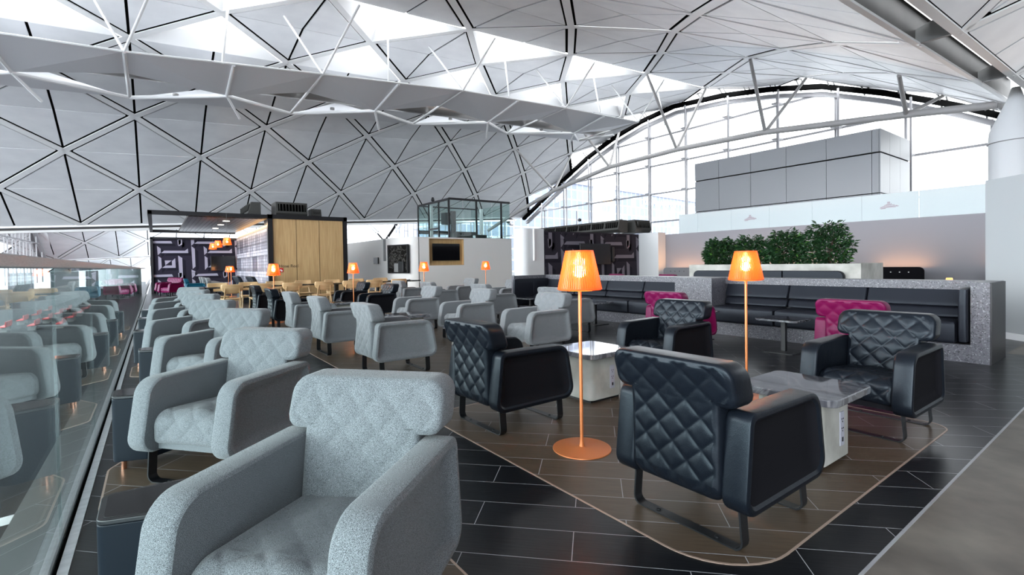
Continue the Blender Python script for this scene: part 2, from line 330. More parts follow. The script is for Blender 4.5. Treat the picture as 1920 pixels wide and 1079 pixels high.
ARM = [(-.37, .175), (.378, .175), (.305, .585), (-.318, .59)]
def armchair(name, mat_main, mat_side, dp, label, detail=1.0, sharp=2.6, group=None, cat='armchair', back_top=.165, hw=.335):
    t = thing(name, label, cat, group=group)
    def aprof(i):
        c = inset(ARM, 0); out = []; n = len(ARM)
        L = []
        for q in range(n):
            a, b_ = Vector(ARM[q]), Vector(ARM[(q+1) % n]); d = (b_-a).normalized(); nn = Vector((-d.y, d.x)); L.append((a+nn*i, d))
        for q in range(n):
            (p1, d1), (p2, d2) = L[q-1], L[q]; den = d1.x*d2.y-d1.y*d2.x; w = p2-p1; t_ = (w.x*d2.y-w.y*d2.x)/den; out.append(tuple(p1+d1*t_))
        return rpoly(out, [max(r_-i*.8, .02) for r_ in (.075, .085, .105, .05)], 7)
    for sgn in (-1, 1):
        rings = []
        for x, i in ((hw-.112, .010), (hw-.106, .003), (hw-.098, 0), (hw-.012, 0), (hw-.004, .003), (hw, .010), (hw, .026), (hw-.010, .038), (hw-.022, .048), (hw-.034, .066), (hw-.039, .095)):
            rings.append([(sgn*x, y, z) for y, z in aprof(i)])
        a = B(); loft(a, rings[:8], True, False); arm = a.obj('armrest', mat_main, t, smooth=35)
        s_ = B(); loft(s_, rings[7:], False, True); s_.obj('side_panel', mat_side, arm, smooth=30)
    k = detail
    wi = 2*(hw-.11); ZT = .788; ZN = .602; e = .022; wh = .305
    nx_ = int(46*k)
    def rows(o):            # outline rows (half width, z), pulled in by o
        R_ = []; rb, rc, rt = .045, max(.045-o, .008), max(.066-o, .01); w0 = wi/2-o; w1 = wh-o; zb = .20+o; zt = ZT-o; zn = ZN+o
        for a in (0, 30, 60, 90): R_.append((w0-rb+rb*math.sin(R(a)), zb+rb-rb*math.cos(R(a))))
        n1 = int(30*k)
        for q in range(1, n1+1): R_.append((w0, zb+rb+(zn-zb-rb)*q/n1))
        for a in (0, 30, 60, 90): R_.append((w1-rc+rc*math.sin(R(a)), zn+rc-rc*math.cos(R(a))))
        n2 = int(6*k)+1
        for q in range(1, n2+1): R_.append((w1, zn+rc+(zt-rt-zn-rc)*q/n2))
        for a in (18, 36, 54, 72, 90): R_.append((w1-rt+rt*math.cos(R(a)), zt-rt+rt*math.sin(R(a))))
        return R_
    def yf(z): return float(np.interp(z, [.2, .38, .56, .66, .77], [-.17, -.186, -.213, -.234, -.272]))
    def yb(z): return float(np.interp(z, [.2, .26, .52, .61, .68, .79], [-.350, -.366, -.366, -.372, -.390, -.424]))
    T = .15
    def pt(x, z, d):        # d from -T/2 (rear) to T/2 (front)
        return (x, yb(z)+(yf(z)-yb(z))*(d/T+.5), z)
    qf = quilt(dp, sharp=sharp)
    V = []; Fc = []; base = rows(e); nr = len(base); kk = []
    for sg in (1, -1):
        kk.append(len(V))
        for j_, (w_, z_) in enumerate(base):
            for i_ in range(nx_+1):
                x_ = -w_+2*w_*i_/nx_; fall = min(1, min(i_, nx_-i_, j_, nr-1-j_)/2.)
                V.append(pt(x_, z_, sg*(T/2+qf(x_, z_)*fall)))
        for j_ in range(nr-1):
            for i_ in range(nx_):
                p = kk[-1]+j_*(nx_+1)+i_; f_ = (p, p+1, p+nx_+2, p+nx_+1); Fc.append(f_ if sg > 0 else f_[::-1])
    bd = [(i_, 0) for i_ in range(nx_)]+[(nx_, j_) for j_ in range(nr-1)]+[(i_, nr-1) for i_ in range(nx_, 0, -1)]+[(0, j_) for j_ in range(nr-1, 0, -1)]
    prev = [kk[0]+j_*(nx_+1)+i_ for i_, j_ in bd]; nb_ = len(bd)
    for a, sg in ((30, 1), (60, 1), (90, 1), (90, -1), (60, -1), (30, -1)):
        rw = rows(e*(1-math.sin(R(a)))); d = sg*(T/2-e+e*math.cos(R(a))); cur = []
        for i_, j_ in bd: cur.append(len(V)); V.append(pt(-rw[j_][0]+2*rw[j_][0]*i_/nx_, rw[j_][1], d))
        for q in range(nb_): w_ = (q+1) % nb_; Fc.append((prev[q], cur[q], cur[w_], prev[w_]))
        prev = cur
    last = [kk[1]+j_*(nx_+1)+i_ for i_, j_ in bd]
    for q in range(nb_): w_ = (q+1) % nb_; Fc.append((prev[q], last[q], last[w_], prev[w_]))
    B().add(V, Fc).obj('backrest', mat_main, t, smooth=55)
    L0 = .44; ra = .085; y0 = -.22; yt = .285
    def ms(x, s, d):       # seat pad: along the top, over the front edge and down
        s = s+.335; th = .06
        if s < L0: y, z, ny, nz = y0+s, .375+.03*s/L0, -.05, 1
        elif s < L0+ra*PI/2: a_ = (s-L0)/ra; y, z, ny, nz = y0+L0+ra*math.sin(a_), .405-ra+ra*math.cos(a_), math.sin(a_), math.cos(a_)
        else: q = s-L0-ra*PI/2; y, z, ny, nz = y0+L0+ra, .405-ra-q, 1, 0
        return (x, y+ny*(d-.03), z+nz*(d-.03)+ .006*math.cos(x*9))
    wr = lambda x, y: quilt(dp*(1.1 if mat_main is not M_fab else (.9 if y > .08 else .35)), sharp=sharp)(x, y)+.005*math.sin(x*27+y*7+1.3*math.sin(y*11))*math.sin(y*9-x*5+.6)
    cushion(wi+.005, .67, .06, .03, .028, wr, None, ms, int(30*k), int(44*k)).obj('seat', mat_main, t, smooth=60)
    B().box((-wi/2, -.25, .19), (wi/2, .27, .36)).obj('seat_frame', mat_side, t)
    for y in (-.265, .27):
        pts = [(-.262, .2), (-.272, .05), (-.24, .005), (.24, .005), (.272, .05), (.262, .2)]
        path = []
        for i, p in enumerate(pts):
            if i in (0, 5): path.append(p)
        pl = [(-.262, .2)]+[(-.2365-.038*math.cos(R(q)), .042-.038*math.sin(R(q))) for q in (0, 22, 45, 68, 90)]+[(.2365+.038*math.cos(R(q)), .042-.038*math.sin(R(q))) for q in (90, 68, 45, 22, 0)]+[(.262, .2)]
        b = B(); vs = []; fs = []
        for i, (x, z) in enumerate(pl):
            pa = Vector(pl[max(i-1, 0)]); pb = Vector(pl[min(i+1, len(pl)-1)]); d = (pb-pa).normalized(); nx, nz = -d.y, d.x
            for yy in (-.026, .026):
                for s_ in (-.004, .004): vs.append((x+nx*s_, y+yy, z+nz*s_))
        for i in range(len(pl)-1):
            p = i*4; q = p+4; fs += [(p, p+1, q+1, q), (p+2, q+2, q+3, p+3), (p, q, q+2, p+2), (p+1, p+3, q+3, q+1)]
        fs += [(0, 2, 3, 1), tuple(len(vs)-4+i for i in (0, 1, 3, 2))]
        b.add(vs, fs); sl = b.obj('sled_leg', M_steel, t, smooth=30)
        for bx in (-.15, .15): B().lathe([(.010, .008), (.010, .013), (.004, .015)], 10, (bx, y)).obj('bolt', M_steel, sl)
    return t

G1_, G2_ = 'black leather armchairs in the middle seating', 'grey wool armchairs in the middle seating'
black = armchair('armchair', M_black, M_felt, .0085, 'black quilted leather armchair seen from behind, nearest the camera, beside the marble topped table', 2.4, 3.4, G1_)
black.location = (1.315, -2.19, 0); black.rotation_euler[2] = PI
dup(black, 'black quilted leather armchair seen from behind, just beside the large orange floor lamp', (3.04, -2.19, 0), PI+R(1))
dup(black, 'black leather armchair facing the viewer across the nearest marble table, before a magenta chair', (1.30, -4.145, 0), R(-.5))
dup(black, 'black leather armchair facing the viewer between the two big orange lamps', (3.07, -4.145, 0), R(1))
dup(black, 'smaller looking black armchair seen from behind near the oak dining chairs, closer of two', (10.4, -2.15, 0), PI)
dup(black, 'farthest black armchair seen from behind, left of the other one, by the oak dining chairs', (12.6, -2.2, 0), PI)
dup(black, 'black armchair facing the viewer, just right of the lamp beside the white curved wall', (10.42, -3.93, 0), 0)
dup(black, 'black armchair facing the viewer, partly behind the lamp pole near the dining table end', (12.2, -3.93, 0), 0)
grey = armchair('armchair', M_fab, M_fab, .008, 'large grey wool armchair at the very front, diagonal to the glass balustrade', 2.0, 3.0, 'grey wool armchairs along the glass balustrade')
grey.location = (1.58, -.41, 0); grey.rotation_euler[2] = R(41)
col = [(3.39, -.345, 40), (5.33, -.43, 40), (7.15, -.34, 39), (9.05, -.345, 40), (10.93, -.35, 40), (12.6, -.38, 40)]
lab = ['second grey armchair of the row along the glass, directly behind the front one', 'third grey armchair from the front in the row beside the glass balustrade',
       'fourth grey armchair from the front in the row beside the glass balustrade', 'fifth grey armchair from the front in the row beside the glass balustrade',
       'sixth grey armchair from the front in the row beside the glass, last but one', 'last grey armchair of the row beside the glass, before the blue and magenta chairs']
for (x, y, h), l in zip(col, lab): dup(grey, l, (x, y, 0), R(h))
for x, y, a, l in ((5.26, -2.19, 180, 'grey armchair seen from behind left of the quilted black chair, black sled legs showing'),
                   (6.98, -2.13, 180, 'grey armchair seen from behind, middle of the three grey backs in a row'),
                   (8.66, -2.13, 180, 'grey armchair seen from behind, farthest of the three grey backs in a row'),
                   (5.04, -4.06, 0, 'grey armchair facing left just beyond the black chair beside the large lamp'),
                   (6.78, -4.05, 0, 'grey armchair facing left, second from the large lamp in its row'),
                   (8.45, -3.95, 0, 'grey armchair facing left, third from the large lamp in its row behind a marble table'),
                   (6.2, -5.7, 180, 'grey armchair seen from behind, half hidden by the large orange lamp shade'),
                   (8.4, -5.7, 180, 'grey armchair seen from behind in the far row, left of the banquette end'),
                   (10.6, -5.6, 180, 'grey armchair seen from behind in the far row below the far wall television'),
                   (12.33, -5.6, 180, 'grey armchair seen from behind nearest the coffee niche, beside oak dining chairs'),
                   (10.1, -7.15, 0, 'grey armchair facing left against the white wall, closest to the black banquette end'),
                   (12.15, -7.1, 0, 'grey armchair facing left against the white wall, beside the farthest lamp pole')):
    dup(grey, l, (x, y, 0), R(a), G2_)
mag = armchair('armchair', M_mag, M_magfelt, .0095, 'magenta quilted armchair turned to the black banquette, behind the right hand black chair', 1.4, 2.2, 'magenta armchairs facing the banquette')
mag.location = (1.9, -5.88, 0); mag.rotation_euler[2] = PI
dup(mag, 'magenta quilted armchair turned to the banquette, between the two orange lamps', (4.06, -5.86, 0), PI)
gm = 'magenta armchairs beyond the grey row'
dup(mag, 'magenta armchair at the far end of the glass balustrade, beside the blue armchair', (25.8, -.55, 0), R(38), gm)
dup(mag, 'magenta armchair farthest along the balustrade, behind the other magenta one', (27.6, -.45, 0), R(38), gm)
gb = 'armchairs behind the terrazzo wall'
for x, y, a, l in ((11.25, -13.0, 180, 'magenta armchair top showing over the terrazzo wall below the dark patterned wall'),
                   (9.35, -13.2, 180, 'magenta armchair top over the terrazzo wall in front of the grey felt booth'),
                   (8.8, -14.2, 0, 'magenta armchair edge over the terrazzo wall next to the concrete planter end')):
    dup(mag, l, (x, y, 0), R(a), gb)
dup(grey, 'pale grey armchair top showing over the terrazzo wall below the dark patterned wall', (11.6, -12.1, 0), PI, gb)
blue = armchair('armchair', M_blue, M_blue, .012, 'blue leather armchair seen from the side in front of the geometric patterned wall', .9, 2.2)
blue.location = (24.0, -1.35, 0); blue.rotation_euler[2] = PI
gq = 'small grey chairs in front of the patterned wall'
for x, y, l in ((27.5, -2.1, 'farthest of three small grey chairs in front of the patterned wall'), (26.0, -2.1, 'middle of three small grey chairs in front of the patterned wall'), (24.5, -2.15, 'nearest of three small grey chairs in front of the patterned wall')):
    dup(grey, l, (x, y, 0), PI, gq)

# ------------------------------------------------------------------ wedge consoles between the grey chairs
def console(label, x, y):
    t = thing('wedge_console', label, 'side table', (x, y, 0), 0, 'dark blue wedge consoles beside the balustrade')
    P = rpoly([(.33, .57), (.27, .40), (.54, 0.0), (.64, .02), (.53, .33), (.55, .57)], [.035, .03, .02, .02, .05, .035], 5)
    slab(P, .055, .43, .004).obj('body', M_navy, t, smooth=20)
    slab(P, .43, .445, .003).obj('top_rim', M_steel, t, smooth=20)
    slab(inset(P, .018), .4451, .4465, .0004).obj('glossy_top', M_darkglass, t)
    for px, py in ((.345, .52), (.50, .52), (.56, .07)): B().lathe([(.014, 0), (.014, .056)], 14, (px, py)).obj('leg', M_copperleg, t, smooth=40)
    return t
c0 = console('dark blue wedge console at the very front beside the glass balustrade', 1.58, -.41)
for (x, y, _), l in zip(col, ['second', 'third', 'fourth', 'fifth', 'sixth', 'seventh and last']):
    if l == 'seventh and last': continue
    dup(c0, 'dark blue wedge console beside the glass balustrade, %s from the front' % l, (x, y, 0), 0)

# ------------------------------------------------------------------ floor lamps
def shade(z0, z1, r0, r1, ns=60):
    b = B()
    for i in range(ns):
        a = 2*PI*i/ns; w = 2*PI/ns*.33
        vs = []
        for r, z in ((r0, z0), (r1, z1)):
            for aa, rr in ((a-w, r), (a+w, r), (a+w, r-.010), (a-w, r-.010)): vs.append((rr*math.cos(aa), rr*math.sin(aa), z))
        b.add(vs, [(0, 1, 5, 4), (1, 2, 6, 5), (2, 3, 7, 6), (3, 0, 4, 7)])
    n = 48
    def ring(r, z): return [(r*math.cos(2*PI*i/n), r*math.sin(2*PI*i/n), z) for i in range(n)]
    loft(b, [ring(r1-.012, z1-.006), ring(r1, z1-.012), ring(r1, z1-.002), ring(r1-.006, z1), ring(r1-.012, z1-.002)], False, False)
    loft(b, [ring(.012, z0-.012), ring(r0*.6, z0-.009), ring(r0-.006, z0-.004), ring(r0+.001, z0+.003), ring(r0-.004, z0+.010), ring(r0-.014, z0+.004)], False, False)
    return b
def floor_lamp(label, loc, s=1.0):
    t = thing('floor_lamp', label, 'lamp', loc, 0, 'orange floor lamps'); t.scale = (s, s, s)
    B().lathe([(.182, 0), (.187, .003), (.186, .008), (.17, .011), (.03, .014), (.02, .018)], 64).obj('base', M_copper, t, smooth=30)
    B().lathe([(.018, .014), (.012, .045), (.011, .06), (.011, 1.18), (.006, 1.2)], 20).obj('pole', M_copper, t, smooth=40)
    shade(1.028, 1.275, .142, .089).obj('lamp_shade', M_shade, t)
    B().lathe([(.004, 1.10), (.028, 1.112), (.04, 1.14), (.028, 1.168), (.006, 1.18)], 16).obj('bulb', M_bulb, t, smooth=60)
    return t
def lamp_light(p, e):
    d = bpy.data.lights.new('bulb_light', 'POINT'); d.energy = e; d.color = (1, .62, .25); d.shadow_soft_size = .03
    o = bpy.data.objects.new('bulb_light', d); C.objects.link(o); o.location = p; return o
LP = [((2.256, -2.189, 0), 'nearest orange floor lamp between the two quilted black chairs'),
      ((2.19, -4.10, 0), 'orange floor lamp in front of the black banquette, behind the nearest quilted chair'),
      ((11.5, -2.06, 0), 'orange floor lamp in front of the oak wall beside the hose reel lettering'),
      ((11.75, -3.86, 0), 'orange floor lamp in front of the black frame end of the oak wall'),
      ((12.2, -5.95, 0), 'orange floor lamp between the coffee niche and the television niche'),
      ((12.4, -8.1, 0), 'orange floor lamp standing against the white wall right of the television niche'),
      ((26.0, -2.75, 0), 'farther of two small looking orange lamps in front of the patterned wall'),
      ((23.2, -2.55, 0), 'closer of two small looking orange lamps in front of the patterned wall')]
l0 = None
for p, l in LP:
    if l0 is None: l0 = floor_lamp(l, p)
    else: dup(l0, l, p, 0)
    lamp_light((p[0], p[1], 1.20), 6)
def pendant(label, x, y, z):
    t = thing('pendant_lamp', label, 'lamp', (x, y, z), 0, 'orange pendant lamps under the black canopy')
    shade(-.12, .12, .142, .092, 40).obj('lamp_shade', M_shade, t)
    B().lathe([(.004, -.05), (.022, -.04), (.03, -.02), (.022, 0), (.006, .01)], 14).obj('bulb', M_bulb, t, smooth=60)
    B().tube((0, 0, .01), (0, 0, 3.05-z), .004, 6).obj('cord', M_steel, t)
    lamp_light((x, y, z+.06), 4); return t
pendant('orange pendant lamp under the canopy, lowest looking and farthest of three', 22.9, -1.9, 2.08)
pendant('orange pendant lamp under the canopy, middle one of three', 20.9, -1.9, 2.09)
pendant('orange pendant lamp under the canopy, nearest and highest looking of three', 18.9, -1.98, 2.1)

# ------------------------------------------------------------------ block tables with marble tops
def block_table(label, x, y):
    t = thing('block_table', label, 'table', (x, y, 0), 0, 'marble topped concrete tables')
    slab(rpoly([(-.28, -.28), (.28, -.28), (.28, .28), (-.28, .28)], .06), .395, .437, .005).obj('tabletop', M_marble, t, smooth=20)
    slab(rpoly([(-.185, -.20), (.185, -.20), (.185, .20), (-.185, .20)], .05), .025, .395, .004).obj('pedestal', M_conc, t, smooth=20)
    B().box((-.16, -.175, 0), (.16, .175, .026)).obj('plinth', M_steel, t)
    o = B().box((-.191, -.09, .10), (-.184, -.035, .30)).obj('power_outlet', M_plastic, t, bevel=.002)
    b = B()
    for z in (.25, .195):
        for dy, dz in ((-.01, .008), (.01, .008), (0, -.008)): b.box((-.1935, -.0625+dy-.002, z+dz-.004), (-.1905, -.0625+dy+.002, z+dz+.004))
    b.box((-.1935, -.07, .125), (-.1905, -.055, .15)); b.obj('socket_holes', M_steel, o)
    return t
bt = block_table('marble topped concrete table right of the nearest quilted black chair', 1.345, -3.17)
dup(bt, 'marble topped concrete table with power outlet beside the large orange lamp', (3.09, -3.13, 0), 0)
for x, l in ((5.2, 'marble topped concrete table hidden between the first pair of grey chairs'), (7.1, 'marble topped table between grey chairs, left of the quilted black chair'), (10.5, 'marble topped table between the far black armchairs')):
    dup(bt, l, (x, -3.17, 0), 0)
# ------------------------------------------------------------------ pedestal cafe tables by the banquette
def cafe(label, x, y):
    t = thing('pedestal_table', label, 'table', (x, y, 0), 0, 'square pedestal tables by the banquette')
    slab(rpoly([(-.26, -.26), (.26, -.26), (.26, .26), (-.26, .26)], .05), .41, .435, .004).obj('tabletop', M_marble, t, smooth=20)
    B().box((-.028, -.028, .012), (.028, .028, .41)).obj('column', M_steel, t, bevel=.003)
    slab(rpoly([(-.2, -.2), (.2, -.2), (.2, .2), (-.2, .2)], .04), 0, .012, .002).obj('base_plate', M_steel, t, smooth=20)
    return t
ct = cafe('square pedestal table in front of the banquette, left of the magenta chair near the front', 3.0, -6.55)
dup(ct, 'square pedestal table half hidden behind the black chair between the lamps', (4.32, -6.62, 0), 0)
dup(ct, 'square pedestal table in front of the far banquette, right of the large orange lamp', (6.62, -6.82, 0), 0)
dup(ct, 'square pedestal table at the far end of the banquette beside grey armchairs', (8.45, -6.7, 0), 0)

# ------------------------------------------------------------------ floor
fl = struct(B().box((.70, -40, -.3), (60, .30, 0)).obj('floor', M_tile))
B().box((-14, -40, -.3), (.70, .30, 0)).obj('concrete_strip', M_floorconc, fl)
B().box((1.22, -17, 0), (-3.0, -8.4, .0015)).obj('pale_concrete_area', M_floorconc, fl)
B().box((.694, -40, 0), (.706, .30, .003)).obj('metal_edge', M_rail, fl)
def island(poly, r):
    P = rpoly(poly, r, 10); B().prism(P, 0.0005, .002).obj('brown_tile_inlay', M_btile, fl)
    b = B(); loft(b, [[(x, y, .0005) for x, y in inset(P, -.006)], [(x, y, .0028) for x, y in inset(P, -.006)], [(x, y, .0028) for x, y in inset(P, .004)], [(x, y, .0005) for x, y in inset(P, .004)]], False, False)
    b.obj('copper_trim', M_grout, fl)
for x0, x1 in ((.93, 3.55), (4.62, 9.25), (9.8, 13.2)): island([(x0, -1.705), (x0, -4.5), (x1, -4.5), (x1, -1.705)], [.34, .14, .14, .34])
for x, y in [(1.58, -.41)]+[(c[0], c[1]) for c in col]:
    island([(x-.25, .25), (x-.75, -.3), (x-.75, -.94), (x+.85, -.94), (x+.95, -.05), (x+.38, .25)], [.12, .2, .12, .2, .15, .14])

# ------------------------------------------------------------------ glass balustrade
bal = thing('glass_balustrade', 'long frameless glass balustrade with steel handrail beside the grey chairs', 'balustrade')
B().box((.2, .325, 1.21), (29.0, .40, 1.25)).obj('handrail', M_rail, bal, bevel=.004)
x = -.15
while x < 28.9:
    B().box((max(x, .2)+.004, .348, .01), (min(x+1.5, 29)-.004, .360, 1.21)).obj('glass_pane', M_glass, bal); x += 1.5
B().box((.2, .362, -.02), (29, .42, .02)).obj('base_channel', M_rail, bal)
B().box((.2, .302, -.02), (29, .338, .008)).obj('inner_channel', M_rail, bal)
B().box((.2, .338, -.05), (29, .362, -.01)).obj('channel_gap', M_void, bal)

# ------------------------------------------------------------------ vaulted ceiling
ROWS = [(3.26, 6.6), (5.8, 8.1), (8.4, 9.38), (11.1, 10.5), (13.7, 11.13), (16.65, 11.61), (20.2, 11.88), (23.0, 11.52), (25.6, 10.88), (28.3, 9.94), (30.95, 8.71), (33.8, 7.28), (37.0, 5.65)]
A0, B0, DY = .6, 3.3, 5.45
def sz(i, y): return ROWS[i][1]-.058*(y+29)
def par(i): return i % 2          # 1 -> A rows (5.8, 11.1, ...)
def ny(i, j): return (A0 if par(i) else B0)-DY*j
def clip_inset(tri, ds):
    """inset a triangle (3-D) by a separate distance on each edge"""
    a, b, c = [Vector(p) for p in tri]; n = (b-a).cross(c-a).normalized(); P = [a, b, c]; lines = []
    for k in range(3):
        p, q = P[k], P[(k+1) % 3]; d = (q-p).normalized(); inn = n.cross(d); lines.append((p+inn*ds[k], d))
    out = []
    for k in range(3):
        p1, d1 = lines[k-1]; p2, d2 = lines[k]; w = p2-p1
        den = d1.cross(d2).dot(n); t = w.cross(d2).dot(n)/den; out.append(p1+d1*t)
    return out
def vault(parent, sx_, dz, j0, j1, i0, i1, sky=True, ymin=-28.9, beams=(12,)):
    pan, bk, rib, sk = B(), B(), B(), B()
    RW = .13; GAP = .09
    def P(i, y, up=0): return Vector((ROWS[i][0]+sx_, y, sz(i, y)+dz+up))
    for i in range(i0, i1+1):
        for j in range(j0, j1+1):
            yl = ny(i, j); yr = yl-DY; ym = yl-DY/2
            L, Rr, Cc = P(i, yl), P(i, yr), P(i, ym)
            for s_ in (-1, 1):
                if not 0 <= i+s_ < len(ROWS): continue
                if i+s_ < i0 or i+s_ > i1: continue
                T = P(i+s_, ym)
                if ym < ymin: continue
                hole = sky and ((i == 5 and s_ == 1) or (i == 7 and s_ == -1))
                if not hole:
                    for tri, ds in (((L, Cc, T), (.018, .045, RW+GAP)), ((T, Cc, Rr), (.045, .018, RW+GAP))):
                        v = clip_inset(tri, ds); t0 = [p for p in v]; t1 = [p+Vector((0, 0, .04)) for p in v]
                        pan.add(t0+t1, [(0, 1, 2), (5, 4, 3), (0, 3, 4, 1), (1, 4, 5, 2), (2, 5, 3, 0)])
                        up = Vector((0, 0, .05)); bk.add([p+up for p in tri], [(0, 1, 2)])
                else:
                    tri = (L, Rr, T); v = clip_inset(tri, (.42, .42, .42)); o_ = clip_inset(tri, (.0, RW, RW))
                    w = [Vector(p)+Vector((0, 0, .95)) for p in v]
                    sk.add([p+Vector((0, 0, -.02)) for p in o_]+[p+Vector((0, 0, .45)) for p in v]+w, [(0, 1, 4, 3), (1, 2, 5, 4), (2, 0, 3, 5), (3, 4, 7, 6), (4, 5, 8, 7), (5, 3, 6, 8)])
                # ribs along the two diagonals
                for a_, b_ in ((L, T), (Rr, T)):
                    if s_ == 1: nn = (Rr-L).cross(T-L).normalized(); nn = nn if nn.z > 0 else -nn; rib.bar(a_-nn*.004, b_-nn*.004, 2*RW, .03, nn)
    # valley beams
    for i in (i0, i1):
        if i in beams:
            xa = ROWS[i][0]+sx_; g = .1 if i == 12 else -.1
            rib.bar((xa+g*1.6, ny(i, j0), sz(i, ny(i, j0))+dz-.02), (xa+g*1.6, ymin, sz(i, ymin)+dz-.02), .32, .14)
    pan.obj('ceiling_panels', M_panel, parent); bk.obj('ceiling_backing', M_void, parent); rib.obj('diagonal_ribs', M_rib, parent)
    if sk.v: sk.obj('skylight_reveals', M_rib, parent)
ceil = sempty('ceiling')
vault(ceil, 0, 0, -2, 5, 0, 12)
vault(ceil, 36, -1.1, -2, 5, 0, 12, beams=(0, 12))
vault(ceil, 72, -2.2, -2, 5, 0, 12, False)
vault(ceil, -34.5, .95, -2, 5, 0, 12, False, beams=())  # bay built whole: its unseen left half is added to block light
# gutters between the vaults
def gutter(x0, x1, zz, cross=True):
    b = B(); w = B(); y0, y1 = 9, -23
    z = lambda y: zz-.058*(y+29)
    for xx in (x0, x1):
        b.add([(xx, y0, z(y0)), (xx, y1, z(y1)), (xx, y1, z(y1)+.75), (xx, y0, z(y0)+.75)], [(0, 1, 2, 3)])
    xm = (x0+x1)/2
    b.add([(x0, y0, z(y0)+.75), (xm-.12, y0, z(y0)+.75), (xm-.12, y1, z(y1)+.75), (x0, y1, z(y1)+.75)], [(0, 1, 2, 3)])
    b.add([(xm+.12, y0, z(y0)+.78), (x1, y0, z(y0)+.78), (x1, y1, z(y1)+.78), (xm+.12, y1, z(y1)+.78)], [(0, 1, 2, 3)])
    b.add([(xm-.12, y0, z(y0)+.55), (xm+.12, y0, z(y0)+.55), (xm+.12, y1, z(y1)+.55), (xm-.12, y1, z(y1)+.55)], [(0, 1, 2, 3)])
    b.obj('gutter_web', M_gutter, ceil)
    if cross:
        for j in range(-1, 5):
            y = B0-DY*j
            w.add([(x0, y-.05, z(y)), (x1, y-.05, z(y)), (x1, y-.05, z(y)+.3), (x0, y-.05, z(y)+.55), (x0, y+.05, z(y)), (x1, y+.05, z(y)), (x1, y+.05, z(y)+.3), (x0, y+.05, z(y)+.55)],
                  [(0, 1, 2, 3), (4, 7, 6, 5), (0, 4, 5, 1), (3, 2, 6, 7), (0, 3, 7, 4), (1, 5, 6, 2)])
        w.obj('gutter_cross_beam', M_gsteel, ceil)
    return z
gz = gutter(2.5, 3.26, 6.6)
gutter(37.0+.25, 39.0, 5.5, False)
b = B()
for xx, wd in ((3.23, .10), (2.585, .17)): b.bar((xx, 9, gz(9)-.01), (xx, -23, gz(-23)-.01), wd, .05)
b.obj('gutter_flange', M_rib, ceil)
dl = B().lathe([(.11, 0), (.11, .05), (.085, .05), (.085, .02)], 24).obj('downlight', M_rail, ceil, smooth=40, loc=(2.78, -10.1, gz(-10.1)+.70))

# ------------------------------------------------------------------ suspended reflector under the skylights
ref = thing('ceiling_reflector', 'long folded white reflector hanging under the skylights with a duct inside', 'ceiling reflector')
T_ = [Vector((17.6, 6.3, 7.05)), Vector((17.6, .56, 7.36)), Vector((17.6, -4.87, 7.9)), Vector((17.6, -10.5, 8.43)), Vector((17.6, -16.3, 8.72)), Vector((17.6, -21.7, 8.9))]
Bn = [Vector((19.8, 8.6, 6.6)), Vector((19.8, 3.2, 6.93)), Vector((19.8, -2.18, 7.27)), Vector((19.8, -7.56, 7.66)), Vector((19.8, -13.2, 8.07)), Vector((19.8, -18.9, 8.37)), Vector((19.8, -22.2, 8.75))]
Cn = [Vector((21.8, 6.0, 6.9)), Vector((21.8, .58, 7.25)), Vector((21.8, -4.7, 7.58)), Vector((21.8, -10.2, 8.0)), Vector((21.8, -15.8, 8.36)), Vector((21.8, -21.2, 8.7))]
Tu = [t.copy() for t in T_]
pn, rb, du = B(), B(), B()
for k in range(6):
    D = T_[k].lerp(Cn[k], .42)
    pn.add([T_[k], Bn[k], D], [(0, 1, 2)]); pn.add([T_[k], D, Bn[k+1]], [(0, 1, 2)])
    if k < 5: pn.add([T_[k], T_[k+1], Bn[k+1]], [(0, 2, 1)])
    if k < 5:
        far = Vector((24.6, (Cn[k].y+Cn[k+1].y)/2, (Cn[k].z+Cn[k+1].z)/2+1.5))
        pn.add([Cn[k], Bn[k+1], Cn[k+1], far], [(0, 1, 2), (0, 2, 3)])
    rb.tube(Bn[k], Cn[k], .07, 8); rb.tube(Cn[k], Bn[k+1], .07, 8)
    rb.tube(T_[k], D, .05, 8); rb.tube(D, Cn[k]+Vector((0, 0, .02)), .05, 8)
    if k < 5: rb.tube((T_[k]+T_[k+1])/2+Vector((0, 0, -.04)), Bn[k+1], .05, 8); rb.tube(T_[k], T_[k+1], .035, 6)
    rb.tube(Bn[k], Bn[k]+Vector((.9, -.5, -.5)), .045, 8)
    du.lathe([(.09, D.z-.05), (.09, D.z+.02)], 16, (D.x+1.4, D.y-1.3)) if k else None
pn.obj('reflector_panels', M_reflect, ref); rb.obj('reflector_frame', M_wsteel, ref)
B().tube((20.6, 8.5, 7.55), (20.6, -22, 9.25), .42, 28).obj('air_duct', M_duct, ref, smooth=40)
du.obj('spotlights', M_duct, ref)
for k in range(6):
    for p, q in ((T_[k], (16.6, T_[k].y-1.0)), (T_[k], (18.6, T_[k].y+1.0)), (T_[k]+Vector((0, -2.4, .2)), (18.3, T_[k].y-2.7))):
        B().tube(p, (q[0], q[1], 11.5-.058*(q[1]+29)), .04, 8).obj('hanging_rod', M_wsteel, ref)

